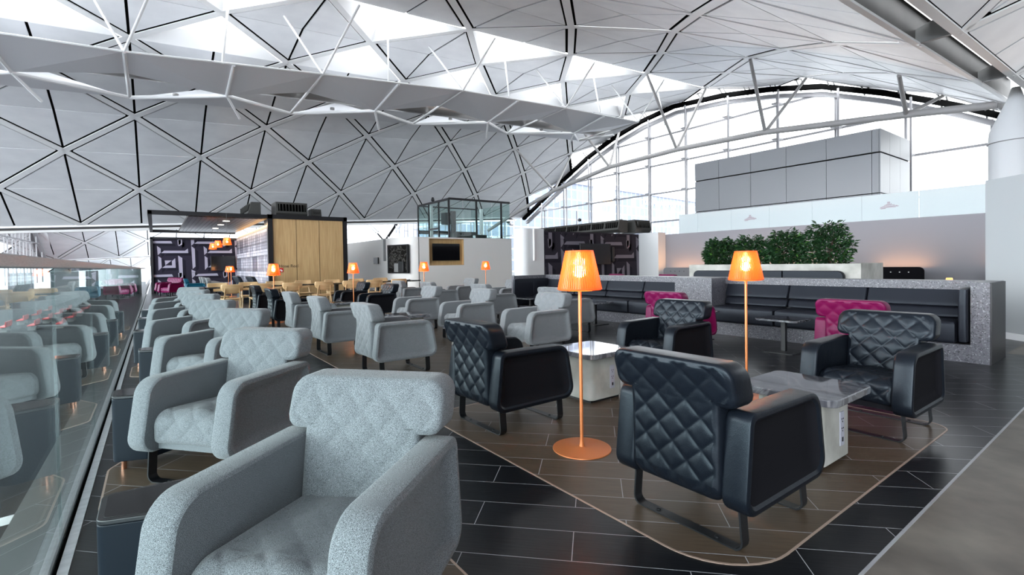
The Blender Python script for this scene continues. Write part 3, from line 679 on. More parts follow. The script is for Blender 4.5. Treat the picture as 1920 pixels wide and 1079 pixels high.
# ------------------------------------------------------------------ arched window wall
def prof(x): return float(np.interp(x, [r[0] for r in ROWS], [r[1] for r in ROWS]))
def arched_window(name, sx_, dz, xs, y=-29.0, tr=(2, 4, 6, 8, 10)):
    wdw = sempty(name); n = 48; X0, X1 = 3.4, 37.0
    blk, wh, mu, tz = B(), B(), B(), B()
    px = [X0+(X1-X0)*i/n for i in range(n+1)]
    for a, b_ in zip(px, px[1:]):
        pa, pb = (a+sx_, y+.4, prof(a)+dz-.22), (b_+sx_, y+.4, prof(b_)+dz-.22)
        blk.bar(pa, pb, .3, .24); wh.bar((pa[0], y, pa[2]-.34), (pb[0], y, pb[2]-.34), .3, .22)
    for x_ in xs:
        zt = prof(x_)+dz-.4
        mu.box((x_+sx_-.05, y-.05, 0), (x_+sx_+.05, y+.05, zt)); mu.box((x_+sx_-.04-.35, y+.6, 0), (x_+sx_+.04-.35, y+.68, zt))
        for z_ in tr:
            if z_ < zt: mu.box((x_+sx_-.36, y, z_-.05), (x_+sx_+.03, y+.62, z_+.03))
    for z_ in tr:
        ok = [a for a in px if prof(a)+dz-.4 > z_]
        if ok: tz.box((min(ok)+sx_, y-.05, z_-.05), (max(ok)+sx_, y+.06, z_+.05))
    poly = [(X1+sx_, y-.02, 0), (X0+sx_, y-.02, 0)]+[(a+sx_, y-.02, prof(a)+dz-.3) for a in px]
    B().add(poly, [tuple(range(len(poly)))]).obj('glass_pane', M_win, wdw)
    blk.obj('arch_bellows', M_void, wdw); wh.obj('arch_frame', M_mull, wdw); mu.obj('mullions', M_mull, wdw); tz.obj('transoms', M_mull, wdw)
    return wdw
xs = [4.67+2.965*k for k in range(11)]
arched_window('window_1', 0, 0, xs)
arched_window('window_2', 36, -1.1, xs)
arched_window('window_3', 36, -3.2, xs, 9.5, (2, 4, 6))
# brackets along the arch
bb = B()
for x_ in [xs[0]+1.48*k for k in range(22)]:
    z_ = prof(x_); bb.box((x_-.18, -28.2, z_+.1), (x_+.18, -28.0, z_+.2)); bb.tube((x_-.12, -28.2, z_+.15), (x_-.12, -28.8, z_-.35), .04, 6); bb.tube((x_+.12, -28.2, z_+.15), (x_+.12, -28.8, z_-.35), .04, 6)
bb.obj('arch_brackets', M_duct, bpy.data.objects['window_1'])
# ------------------------------------------------------------------ truss in front of the window
tr = thing('roof_truss', 'white tubular truss chord with paired struts crossing in front of the arched window', 'truss')
ch = [(36.5, -24.2, 4.2), (32.8, -24.2, 5.25), (27.5, -24.2, 6.6), (22.0, -24.2, 7.42), (16.9, -24.2, 7.56), (11.9, -24.2, 7.42), (6.36, -24.2, 6.86), (3.7, -24.0, 6.5)]
ch = [Vector(c) for c in ch]
B().path(ch, .14, 16).obj('chord', M_trs, tr, smooth=40)
for c, rx in ((2, 28.3), (3, 23.0), (4, 16.65), (5, 11.1), (6, 5.8)):
    for yy in (-21.3, -26.75):
        zt = prof(rx)-.058*(yy+29)-.05
        B().tube(ch[c], (rx, yy, zt), .085, 10, .07).obj('strut', M_trs, tr, smooth=40)
B().lathe([(.2, 6.25), (.26, 6.3), (.26, 6.75), (.2, 6.8)], 18, (3.45, -23.9)).obj('end_node', M_duct, tr, smooth=40)
tr2 = thing('roof_truss', 'curved white truss rib of the far bay above the left end of the balustrade', 'truss')
pts = [Vector(p) for p in ((60, 9.3, 6.1), (63, 9.1, 6.0), (66, 9.0, 5.5), (69, 8.9, 4.6), (71.5, 8.8, 3.5), (73, 8.7, 2.5))]
B().path(pts, .22, 10).obj('chord', M_wsteel, tr2, smooth=40)
for a, q in ((1, (62, 6, 7.3)), (3, (66, 6, 6.4)), (4, (69.8, 6, 4.4)), (4, (66, 11, 6))): B().tube(pts[a], q, .1, 8).obj('strut', M_wsteel, tr2, smooth=40)
cl = thing('roof_column', 'thick round grey column with a cone shaped head at the right edge', 'column', (2.95, -21.6, 0))
B().lathe([(.62, 0), (.62, 4.9), (.60, 5.1), (.18, 6.1), (.1, 6.4)], 40).obj('shaft', M_white, cl, smooth=30)
B().lathe([(.66, 4.7), (.66, 4.72)], 40).obj('collar_joint', M_gsteel, cl)

# ------------------------------------------------------------------ tall panelled box
tb = thing('panel_clad_box', 'tall box clad in light grey panels standing before the arched window', 'kiosk')
M_clad = mat('grey_white_cladding', (.25, .255, .27), .35)
B().box((6.62, -25.4, 0), (14.3, -22.05, 6.0)).obj('core', M_void, tb)
b = B(); xs2 = [6.6, 6.83, 8.38, 9.93, 11.48, 13.03, 14.32]
for a, c in zip(xs2, xs2[1:]):
    for z0, z1 in ((0, 2.1), (2.12, 3.62), (3.64, 5.14), (5.18, 6.05)):
        if a == 6.6 and z0 > 5.1: a2 = 6.6
        b.box((a+.008, -22.06, z0+.008), (c-.008, -21.98, z1-.008))
for a, c in ((-22.0, -23.0), (-23.0, -24.2), (-24.2, -25.4)):
    for z0, z1 in ((0, 2.1), (2.12, 3.62), (3.64, 5.14), (5.18, 6.05)): b.box((6.56, c+.008, z0+.008), (6.63, a-.008, z1-.008))
b.obj('cladding_panels', M_clad, tb)

# ------------------------------------------------------------------ walls behind the terrazzo block
wr_ = struct(B().box((2.2, -17.45, 0), (13.6, -17.2, 2.3)).obj('wall_right', mat('lilac_grey_wall_paint', (.24, .237, .265), .6)))  # white wall, its lilac grey shade put into the base colour
bx_ = struct(B().box((12.6, -17.2, 0), (13.6, -16.72, 2.38)).obj('wall_pier', M_white))
fg = thing('frosted_glass_screen', 'row of frosted glass panels with dotted crests on top of the white wall', 'glass screen')
jx = [2.88, 4.26, 5.63, 7.01, 8.38, 9.76, 11.15, 12.0]
for a, c in zip(jx, jx[1:]): B().box((a+.004, -17.30, 2.3), (c-.004, -17.285, 3.06)).obj('glass_panel', M_frost, fg)
M_crest = mat('magenta_crest_print', (.30, .09, .16), .6)
def crest(x, z):
    b = B(); s_ = .017; y = -17.2835
    def dot(i, k, w=1): b.box((x-i*s_-s_*.33*w, y, z+k*s_-s_*.33), (x-i*s_+s_*.33*w, y+.002, z+k*s_+s_*.33))
    rows = {5: (-2, -1, 0, 1), 4: (-2, -1, 0, 1), 3: (-2, -1, 0, 1, 3), 2: (-4, -3, -2, -1, 0, 1, 2, 3), 1: range(-6, 8, 1), 0: range(-8, 11, 2), -1: range(-11, 13, 1), -2: range(-12, 9, 2), -3: range(-11, -4)}
    for k, r in rows.items():
        for i in r: dot(i*1.05, k*1.35, 1.2 if k > 0 else 1.6)
    b.obj('dotted_crest', M_crest, fg)
crest(9.05, 2.68); crest(4.95, 2.70)
wn_ = struct(B().add([(1.70, -10.1, 0), (1.23, -9.72, 0), (-1.6, -7.45, 0), (-1.6, -7.95, 0), (1.85, -11.0, 0), (1.70, -10.1, 2.33), (1.23, -9.72, 2.33), (-1.6, -7.45, 2.33), (-1.6, -7.95, 2.33), (1.85, -11.0, 2.33)],
    [(4, 3, 2, 1, 0), (5, 6, 7, 8, 9), (0, 1, 6, 5), (1, 2, 7, 6), (2, 3, 8, 7), (3, 4, 9, 8), (4, 0, 5, 9)]).obj('wall_front_right', mat('cool_grey_wall_paint', (.34, .36, .37), .6)))
struct(B().bar((1.70, -10.09, .045), (-1.6, -7.43, .045), .03, .09).obj('baseboard_right', M_white))
# booths against the right wall
def felt_booth(label, x0, x1, mt, bm, nb):
    t = thing('felt_booth', label, 'booth', ((x0+x1)/2, -16.55, 0), 0, 'high backed booths with buttons'); w = (x1-x0)/2
    P = rpoly([(-w, 0), (w, 0), (w, .93), (-w, .93)], [.01, .01, .12, .12], 6)
    b = B(); loft(b, [[(x, .06, z) for x, z in inset(P, .01)], [(x, .05, z) for x, z in P], [(x, -.05, z) for x, z in P], [(x, -.06, z) for x, z in inset(P, .01)]]); b.obj('high_back', mt, t, smooth=40)
    B().box((-w+.05, .06, .0), (w-.05, .6, .42)).obj('bench_seat', mt, t, bevel=.02)
    for k in range(nb):
        xk = -.3+.2*k; B().tube((xk, .055, .79), (xk, .07, .79), .016, 10).obj('button', bm, t)
    return t
M_gfelt = mat('grey_felt', (.16, .16, .17), .95)
felt_booth('black high backed booth with three pale buttons right of the planter', 3.98, 5.2, M_felt, M_wsteel, 3)
felt_booth('grey felt booth with dark buttons between the white pier and the planter', 10.9, 12.2, M_gfelt, M_steel, 4)
felt_booth('black booth edge beside the white wall at the right', 1.9, 2.75, M_felt, M_wsteel, 3)
cn = thing('candle_holder', 'small glowing amber candle holder beyond the terrazzo counter', 'candle', (2.93, -14.0, .64))
B().lathe([(.05, 0), (.06, .01), (.06, .07), (.05, .09)], 16).obj('amber_cup', mat('amber_glass_cup', (.9, .3, .08), .3, emit=(1, .35, .1), es=1.5), cn)
B().lathe([(.02, .03), (.022, .05), (.01, .07)], 10).obj('flame', M_bulb, cn)
B().box((-.2, -.2, -.64), (.2, .2, -.002)).obj('pedestal', M_steel, cn)
for x, sx2 in ((4.6, 1.2), (11.5, 1.5), (2.3, .8), (8.0, 3.2)):
    d = bpy.data.lights.new('cove_strip_light', 'AREA'); d.shape = 'RECTANGLE'; d.size = sx2; d.size_y = .05; d.energy = 7*sx2; d.color = (1, .5, .22)
    o = bpy.data.objects.new('cove_strip_light', d); C.objects.link(o); o.location = (x, -16.98, .80); o.rotation_euler = (R(180-20), 0, 0)
# planter with four shrubs
plt = thing('concrete_planter', 'long pale concrete planter box above the black booth', 'planter')
b = B(); b.box((3.6, -12.2, 0), (7.35, -12.05, 1.09)).box((3.6, -11.15, 0), (7.35, -11.0, 1.09)).box((3.6, -12.05, 0), (3.75, -11.15, 1.09)).box((7.2, -12.05, 0), (7.35, -11.15, 1.09))
b.obj('trough', M_conc, plt); B().box((3.75, -12.05, .5), (7.2, -11.15, 1.06)).obj('soil', M_soil, plt)
def leafmat(n, c): return mat(n, c, .38, spec=.5)
LM = [leafmat('dark_green_leaf', (.012, .045, .014)), leafmat('bright_green_leaf', (.05, .14, .02))]
M_bark = mat('brown_stem', (.06, .035, .02), .8)
def shrub(label, cx, cy, w, h, seed, n=2600):
    rnd = random.Random(seed); t = thing('shrub', label, 'plant', (cx, cy, 1.06), 0, 'bushy green shrubs in the concrete planter')
    bs = [B(), B()]; st = B()
    for k in range(16):
        a = rnd.uniform(0, 2*PI); r = rnd.uniform(.02, w*.38); st.tube((r*.4*math.cos(a), r*.4*math.sin(a), -.02), (r*math.cos(a), r*math.sin(a), h*rnd.uniform(.5, .9)), .007, 5, .003)
    for k in range(n):
        a = rnd.uniform(0, 2*PI); u = rnd.random()**.5; zz = rnd.uniform(.0, 1); rr = w*.5*(1-.35*max(0, zz-.6)/.4)*(.78+.22*min(1, zz*4))*u*(1+.14*math.sin(3*a+seed)+.10*math.sin(7*a+zz*9))
        top = 1+.10*math.sin(4*a+seed)+rnd.uniform(-.05, .08)
        p = Vector((rr*math.cos(a), rr*math.sin(a)*.8, .02+h*zz*top)); L = rnd.uniform(.06, .115); wd = L*.24
        d = Vector((math.cos(a)+rnd.uniform(-.9, .9), math.sin(a)+rnd.uniform(-.9, .9), rnd.uniform(-.7, .8))).normalized(); s_ = d.cross(Vector((rnd.uniform(-1, 1), rnd.uniform(-1, 1), 1))).normalized()*wd
        nn = d.cross(s_).normalized()*wd*.5
        bs[0 if rnd.random() < .93 else 1].add([p, p+d*L*.45+s_-nn, p+d*L, p+d*L*.45-s_-nn, p+d*L*.5], [(0, 1, 4), (1, 2, 4), (2, 3, 4), (3, 0, 4)])
    fo = bs[0].obj('foliage', LM[0], t); bs[1].obj('young_leaves', LM[1], t); st.obj('stems', M_bark, t)
for i, (x, w, h, l) in enumerate(((6.85, .98, .60, 'leftmost of four green shrubs in the concrete planter, behind the lamp shade'), (6.05, .92, .60, 'second green shrub from the left in the concrete planter'),
                              (5.25, .92, .68, 'third green shrub from the left in the concrete planter'), (4.40, 1.02, .78, 'tallest and rightmost green shrub in the concrete planter'))):
    shrub(l, x, -11.6, w*.9, h, i+3)
lb = thing('long_booth', 'long black padded booth back in front of the concrete planter', 'booth')
for k, (x0, x1) in enumerate(((3.85, 5.0), (5.01, 6.1), (6.11, 7.15))):
    P = rpoly([(x0, .1), (x1, .1), (x1, .95), (x0, .95)], [.01, .01, .12 if k == 2 else .01, .12 if k == 0 else .01], 5)
    b = B(); loft(b, [[(x, -10.98, z) for x, z in inset(P, .012)], [(x, -10.96, z) for x, z in P], [(x, -10.88, z) for x, z in P], [(x, -10.86, z) for x, z in inset(P, .012)]]); b.obj('back_pad', M_booth, lb, smooth=40)
B().box((3.85, -10.86, .1), (7.15, -10.3, .44)).obj('seat_pad', M_booth, lb, bevel=.02)

# ------------------------------------------------------------------ terrazzo block with banquettes
tz_ = thing('terrazzo_bench_wall', 'long grey terrazzo wall holding the black banquettes', 'bench wall')
Y0, Y1 = -7.35, -8.07
for nm, a, c in (('plinth', (1.2, Y1, 0), (9.2, Y0, .20)), ('counter_ledge', (1.36, Y1, .80), (9.2, Y0-.42, .905)), ('back_wall', (1.36, Y1, .2), (9.2, Y0-.52, .80)),
                 ('end_pillar', (1.2, Y1, .2), (1.36, Y0, .905)), ('middle_pier', (4.50, Y0-.52, .2), (5.20, Y0, .80)), ('pier_cap', (4.50, Y0-.42, .8), (5.20, Y0, .905)), ('end_wall', (9.2, Y1, .0), (9.3, Y0+.55, .905)), ('return_plinth', (8.5, Y0, 0), (9.2, Y0+.4, .2))):
    B().box(a, c).obj(nm, M_terr, tz_)
struct(B().box((1.185, Y1, 0), (1.198, Y0, .90)).obj('trim_1', M_frame))
def banquette(name, label, x0, x1, segs, arm_lo=True, arm_hi=False):
    t = thing(name, label, 'banquette', (0, 0, 0), 0, 'black leather banquettes in the terrazzo wall')
    n = segs
    for k in range(n):
        a = x0+(x1-x0)*k/n+.006; c = x0+(x1-x0)*(k+1)/n-.006; w = c-a; cx = (a+c)/2
        def up(x, s, d, cx=cx): return (cx+x, -7.80+.07*(-s/.17)+d, .725+s)
        cushion(w, .26, .12, .03, .025, None, None, up, 10, 6).obj('back_cushion', M_booth, t, smooth=50)
        def lo(x, s, d, cx=cx): return (cx+x, -7.755-.03*(s/.06)+d, .53+s)
        cushion(w, .13, .12, .03, .03, None, None, lo, 10, 4).obj('lumbar_roll', M_booth, t, smooth=50)
    n = max(1, segs-0)
    for k in range(n):
        a = x0+(x1-x0)*k/n+.004; c = x0+(x1-x0)*(k+1)/n-.004; cx = (a+c)/2
        def st(x, s, d, cx=cx): return (cx+x, -7.51+s, .335+d)
        cushion(c-a, .52, .25, .04, .04, None, None, st, 10, 6).obj('seat_cushion', M_booth, t, smooth=50)
    for ok, xx in ((arm_lo, x0-.045), (arm_hi, x1+.045)):
        if ok:
            def am(x, s, d, xx=xx): return (xx+d, -7.53+x, .53+s)
            cushion(.50, .62, .08, .05, .025, None, None, am, 6, 6).obj('end_bolster', M_booth, t, smooth=50)
    return t
banquette('banquette', 'black leather banquette at the right, behind the black and magenta chairs', 1.46, 4.48, 3)
banquette('banquette', 'black leather banquette farther left, behind the large orange lamp shade', 5.22, 9.08, 4, False, True)
st_ = thing('corner_bolster', 'upright black padded end of the far banquette by the white wall', 'banquette end')
def am2(x, s, d): return (9.13+d, -7.1+x, .53+s)
cushion(.75, .62, .08, .05, .025, None, None, am2, 6, 6).obj('end_pad', M_booth, st_, smooth=50)

# ------------------------------------------------------------------ geometric patterned walls
MOD = [[(215, 265), (275, 320), (275, 400), (225, 450)], [(280, 410), (330, 360), (680, 360), (730, 315), (735, 410)], [(230, 470), (280, 510), (285, 700), (230, 760)],
       [(335, 560), (450, 560), (345, 655)], [(510, 515), (515, 710), (290, 710), (345, 660), (455, 660), (455, 570)], [(560, 460), (630, 510), (635, 910), (575, 945)],
       [(785, 140), (840, 140), (845, 200), (790, 260)], [(790, 265), (850, 320), (855, 690), (805, 740)], [(55, 215), (105, 170), (450, 165), (470, 215)], [(555, 140), (615, 140), (615, 215), (565, 260)], [(785, 750), (850, 790), (850, 812), (785, 812)]]
def clip_poly(poly, f):
    out = []
    for i in range(len(poly)):
        a, b_ = poly[i-1], poly[i]; fa, fb = f(a), f(b_)
        if fa >= 0 > fb or fb >= 0 > fa: t = fa/(fa-fb); out.append((a[0]+(b_[0]-a[0])*t, a[1]+(b_[1]-a[1])*t))
        if fb >= 0: out.append(b_)
    return out
def patterned_wall(name, x, ya, yb, z1, sc, cols, th=.2, offx=0, offz=0):
    """wall facing -x from y=ya (left) to y=yb (right)"""
    w = struct(B().box((x, yb, 0), (x+th, ya, z1)).obj(name, cols[0])); b = B(); c = B(); per, pz = 790, 675
    L = abs(ya-yb)
    for kx in range(-2, 8):
        for kz in range(-2, 5):
            for q, poly in enumerate(MOD):
                P = [((px+kx*per)*sc+offx, (pz_+kz*pz)*sc+offz) for px, pz_ in poly]
                for f in (lambda p: p[0]-.03, lambda p: L-.03-p[0], lambda p: p[1]-.05, lambda p: z1-p[1]): P = clip_poly(P, f) if P else P
                if len(P) > 2: b.add([(x-.004, ya-u, z1-v) for u, v in P], [tuple(range(len(P)))])
                D = [(px+58, pz_+52) for px, pz_ in poly]; D = [((px+kx*per)*sc+offx, (pz_+kz*pz)*sc+offz) for px, pz_ in D]
                for f in (lambda p: p[0]-.03, lambda p: L-.03-p[0], lambda p: p[1]-.05, lambda p: z1-p[1]): D = clip_poly(D, f) if D else D
                if len(D) > 2: c.add([(x-.002, ya-u, z1-v) for u, v in D], [tuple(range(len(D)))])
    b.obj('light_stripes', cols[1], w); c.obj('dark_stripes', cols[2], w)
    return w
M_pn = mat('navy_wall_fabric', (.020, .017, .031), .8, spec=.2); M_pl = mat('lilac_grey_stripe', (.34, .32, .41), .8); M_pd = mat('deep_navy_stripe', (.009, .008, .016), .8, spec=.2)
M_qn = mat('plum_black_wall_fabric', (.024, .021, .030), .8, spec=.2); M_ql = mat('dusty_grey_stripe', (.17, .155, .19), .8); M_qd = mat('deep_plum_stripe', (.012, .010, .017), .8, spec=.2)
patterned_wall('wall_back_left', 29.8, .12, -3.6, 2.72, .00247, (M_pn, M_pl, M_pd), offx=-.3, offz=-.28)
struct(B().box((29.7, .05, 0), (30.0, .16, 2.76)).box((29.7, -3.6, 2.68), (30.0, .16, 2.78)).obj('trim_2', M_frame))
patterned_wall('wall_back_right', 13.6, -11.45, -16.9, 2.36, .00272, (M_qn, M_ql, M_qd), offx=-1.35, offz=-.1)
# televisions
def tv(label, x, y0, y1, z0, z1, mount=True):
    t = thing('television', label, 'television'); B().box((x, y1, z0), (x+.05, y0, z1)).obj('screen', M_tv, t, bevel=.006)
    if mount: B().box((x+.05, (y0+y1)/2-.15, (z0+z1)/2-.1), (x+.19, (y0+y1)/2+.15, (z0+z1)/2+.1)).obj('wall_bracket', M_steel, t)
    return t
tv('large black television hanging in front of the purple patterned wall at the left', 29.6, -2.35, -3.45, 1.05, 1.83)
t = tv('black television on the dark patterned wall behind the large orange lamp', 13.4, -13.05, -14.75, 1.10, 1.92)
B().box((13.42, -15.0, 1.2), (13.52, -14.86, 1.8)).obj('speaker', M_steel, t, bevel=.03)

# ------------------------------------------------------------------ air handling units on top of the walls
M_ahu = mat('charcoal_duct_metal', (.045, .045, .042), .5)
def ahu(label, x0, x1, y0, y1, z0, z1, face='-x', n=1, slant=.12):
    t = thing('air_unit', label, 'air conditioner', (0, 0, 0), 0, 'charcoal air units on top of the walls'); b = B(); g = B(); l = B()
    if face == '+y':
        P = [(y0, z0+.1), (y0-.12, z1), (y1, z1), (y1, z0), (y0-.2, z0)]
        n_ = len(P); b.add([(x0, y, z) for y, z in P]+[(x1, y, z) for y, z in P], [tuple(range(n_)), tuple(range(n_, 2*n_))[::-1]]+[(i, n_+i, n_+(i+1) % n_, (i+1) % n_) for i in range(n_)])
        d = (x1-x0)/n
        for k in range(n):
            a = x0+d*k+.05; c = x0+d*(k+1)-.05; g.add([(a, y0+.01-.02, z0+.18), (c, y0+.01-.02, z0+.18), (c, y0-.085, z1-.08), (a, y0-.085, z1-.08)], [(0, 1, 2, 3)])
            for q in range(6): l.box((a+(c-a)*(q+.5)/6-.004, y0-.1, z0+.18), (a+(c-a)*(q+.5)/6+.004, y0+.01, z1-.08))
    else:
        P = [(x0, z0+.12), (x0+.1, z1), (x1, z1), (x1, z0), (x0+.1, z0)]
        n_ = len(P); b.add([(x, y0, z) for x, z in P]+[(x, y1, z) for x, z in P], [tuple(range(n_)), tuple(range(n_, 2*n_))[::-1]]+[(i, n_+i, n_+(i+1) % n_, (i+1) % n_) for i in range(n_)])
        g.add([(x0-.005+.012, y0-.08, z0+.2), (x0-.005+.012, y1+.08, z0+.2), (x0+.08-.005, y1+.08, z1-.08), (x0+.08-.005, y0-.08, z1-.08)], [(0, 1, 2, 3)])
        for q in range(9): yy = y0-.08+(y1-y0+.16)*(q+.5)/9; l.box((x0-.01, yy-.006, z0+.2), (x0+.08, yy+.006, z1-.08))
    b.obj('housing', M_ahu, t, bevel=.01); g.obj('grille_opening', M_void, t); l.obj('grille_vanes', M_ahu, t); return t
ahu('long charcoal air unit running back above the dark patterned wall', 13.5, 19.0, -15.3, -15.9, 2.42, 2.92, '+y', 7)
ahu('short charcoal air unit beside the long one above the white pier', 13.3, 14.3, -16.2, -17.2, 2.42, 2.95, '-x')
ahu('charcoal air unit with grille on top of the oak wall box', 21.2, 22.2, -3.95, -5.15, 3.25, 3.82, '-x')
ahu('small tilted charcoal air unit at the left on the oak wall box', 21.2, 23.4, -2.95, -3.4, 3.22, 3.75, '+y', 1)
ahu('small charcoal air unit at the right on the oak wall box', 21.4, 22.0, -5.35, -5.75, 3.22, 3.62, '-x')
ds = tag(B().lathe([(.1, 2.36), (.1, 2.9), (.07, 3.0)], 20, (13.95, -16.02)).obj('duct_stub', M_duct, smooth=40), 'short round grey duct riser between the two charcoal air units', 'duct')
an = thing('antenna_camera', 'thin black pole with a small camera above the long air unit', 'camera', (16.0, -15.4, 2.92))
B().tube((0, 0, -.02), (0, 0, .6), .018, 8).obj('pole', M_steel, an); B().lathe([(.02, .12), (.09, .15), (.09, .22), (.03, .26)], 12, (-.08, -.1)).obj('dome', M_steel, an)

# ------------------------------------------------------------------ oak wall box with black canopy
ow = thing('oak_wall_box', 'black framed box wall with oak panels and the hose reel door', 'wall box')
B().box((20.56, -6.5, 0), (21.9, -3.62, 3.1)).obj('box_body', M_frame, ow); B().box((21.9, -3.8, 0), (29.8, -3.62, 2.9)).obj('mural_wall', M_frame, ow)
for a, c, n_ in ((-3.68, -4.52, 0), (-4.53, -5.39, 0), (-5.40, -6.34, 0)):
    B().box((20.5, c+.006, .04), (20.57, a-.006, 3.06)).obj('oak_panel', M_oak, ow)
b = B(); b.box((20.44, -6.5, 3.06), (20.62, -3.5, 3.22)).box((20.44, -6.5, 0), (20.62, -6.36, 3.22)).box((20.44, -3.67, 0), (20.62, -3.5, 3.22)); b.obj('black_frame', M_frame, ow)
def text(body, size, mt, loc, rot, parent, name):
    cu = bpy.data.curves.new(name, 'FONT'); cu.body = body; cu.size = size; cu.extrude = .002
    o = bpy.data.objects.new(name, cu); C.objects.link(o)
    dg = bpy.context.evaluated_depsgraph_get(); me = bpy.data.meshes.new_from_object(o.evaluated_get(dg)); bpy.data.objects.remove(o)
    o = bpy.data.objects.new(name, me); C.objects.link(o); me.materials.clear(); me.materials.append(mt); o.parent = parent; o.location = loc; o.rotation_euler = rot; return o
text('Hose Reel', .17, mat('brown_sign_lettering', (.1, .06, .035), .6), (20.495, -3.87, 1.18), (R(90), 0, R(-90)), ow, 'hose_reel_lettering')
hs = B().box((20.485, -4.02, 1.0), (20.497, -3.86, 1.16)).obj('red_sign', mat('red_sign_plate', (.6, .01, .02), .5), ow)
B().box((20.48, -3.99, 1.03), (20.486, -3.93, 1.08)).box((20.48, -3.96, 1.06), (20.486, -3.90, 1.11)).obj('hose_symbol', M_wsteel, hs)
def mural():
    m = mat('grey_street_photo_print', (.5, .5, .55), .55); n, l, b = nodes(m)
    t = n.new('ShaderNodeTexCoord'); mp = n.new('ShaderNodeMapping'); mp.inputs['Rotation'].default_value = (R(90), 0, 0)
    l.new(t.outputs['Object'], mp.inputs[0]); last = None
    for w, h, ms, c1, c2, mo in ((1.6, .9, .12, (.75, .75, .8, 1), (.2, .2, .26, 1), (.9, .9, .95, 1)), (.3, .55, .05, (.85, .85, .9, 1), (.3, .3, .36, 1), (.12, .12, .15, 1)), (.12, .13, .015, (.9, .9, .92, 1), (.45, .45, .5, 1), (.1, .1, .13, 1))):
        br = n.new('ShaderNodeTexBrick'); br.inputs['Scale'].default_value = 1; br.inputs['Brick Width'].default_value = w; br.inputs['Row Height'].default_value = h; br.inputs['Mortar Size'].default_value = ms
        br.inputs['Color1'].default_value = c1; br.inputs['Color2'].default_value = c2; br.inputs['Mortar'].default_value = mo; l.new(mp.outputs[0], br.inputs[0])
        if last is None: last = br.outputs[0]
        else:
            mx = n.new('ShaderNodeMix'); mx.data_type = 'RGBA'; mx.blend_type = 'MULTIPLY'; mx.inputs[0].default_value = .75; l.new(last, mx.inputs[6]); l.new(br.outputs[0], mx.inputs[7]); last = mx.outputs[2]
    g = n.new('ShaderNodeGamma'); g.inputs[1].default_value = .95; l.new(last, g.inputs[0]); l.new(g.outputs[0], b.inputs['Base Color']); return m
B().box((20.75, -3.60, .0), (29.75, -3.56, 2.78)).obj('street_photo_mural', mural(), ow)
B().box((20.7, -3.58, 2.80), (29.7, -3.52, 2.83)).obj('light_strip', mat('warm_led_strip', (1, .6, .2), .5, emit=(1, .5, .12), es=3), ow)
d = bpy.data.lights.new('mural_wash_light', 'AREA'); d.shape = 'RECTANGLE'; d.size = 8.8; d.size_y = .1; d.energy = 25; d.color = (1, .68, .4)
o = bpy.data.objects.new('mural_wash_light', d); C.objects.link(o); o.location = (25.2, -3.3, 2.9); o.rotation_euler = (R(-35), 0, 0)
cp = thing('black_canopy', 'black framed canopy with dark slatted soffit reaching left from the oak box', 'canopy')
b = B(); b.box((20.44, -3.5, 3.06), (20.62, .16, 3.2)).box((29.6, -3.5, 3.0), (29.8, .16, 3.14)).box((20.44, .04, 3.02), (29.8, .16, 3.18)); b.obj('canopy_frame', M_frame, cp)
b = B()
M_soff = mat('dark_slatted_soffit', (.014, .009, .006), .3, spec=.25)
for k in range(17): b.box((20.62, -3.5+.148*k, 3.04), (29.6, -3.5+.148*k+.138, 3.12))
b.obj('soffit_slats', M_soff, cp)
for x in (22.0, 24.0, 26.2): B().lathe([(.09, 3.02), (.12, 3.025), (.12, 3.045)], 18, (x, -2.3)).obj('recessed_light', mat('lit_downlight', (1, 1, 1), .5, emit=(1, .95, .85), es=2), cp)

# ------------------------------------------------------------------ dining tables and oak chairs
def dining_chair(label):
    t = thing('dining_chair', label, 'dining chair', (0, 0, 0), 0, 'oak dining chairs around the dark tables')
    slab(rpoly([(-.21, -.19), (.21, -.19), (.23, .22), (-.23, .22)], .05), .43, .45, .006).obj('seat', M_oakl, t, smooth=20)
    n = 12; vs = []; fs = []; out = []
    for j, (z, w) in enumerate(((.575, .115), (.60, .165), (.66, .225), (.73, .245), (.785, .235), (.80, .215))):
        for i in range(n+1):
            x = -w+2*w*i/n; y = -.235-.02*(z-.57)/.23+.05*(x/.24)**2
            vs.append((x, y, z)); 
    for j in range(5):
        for i in range(n): p = j*(n+1)+i; fs.append((p, p+1, p+n+2, p+n+1))
    o = B().add(vs, fs).obj('backrest', M_oakl, t, smooth=60); sd = o.modifiers.new('thickness', 'SOLIDIFY'); sd.thickness = .012; sd.offset = 0
    for s_ in (-1, 1):
        B().tube((s_*.17, -.19, .45), (s_*.2, -.26, 0), .018, 10, .012).obj('leg', M_oakl, t, smooth=40)
        B().tube((s_*.17, -.19, .43), (s_*.15, -.262, .70), .017, 10, .012).obj('back_post', M_oakl, t, smooth=40)
        B().tube((s_*.19, .18, .44), (s_*.22, .22, 0), .018, 10, .012).obj('leg', M_oakl, t, smooth=40)
    B().box((-.18, -.18, .40), (.18, .18, .43)).obj('seat_rail', M_oakl, t)
    return t
fy = [-1.5, -2.13, -2.86, -3.65, -4.38, -5.04, -5.78]
names = ['first', 'second', 'third', 'fourth', 'fifth', 'sixth', 'seventh']
dc = None
for y, nm in zip(fy, names):
    l = 'oak dining chair on the near side of the dark tables, %s from the left' % nm
    if dc is None: dc = dining_chair(l); dc.location = (13.72, y, 0); dc.rotation_euler[2] = R(-90)
    else: dup(dc, l, (13.72, y, 0), R(-90))
for y, nm in zip([-1.35, -2.08, -2.75, -3.51, -4.35, -5.07, -5.85], names):
    dup(dc, 'oak dining chair on the far side of the dark tables, %s from the left' % nm, (14.95, y, 0), R(90))
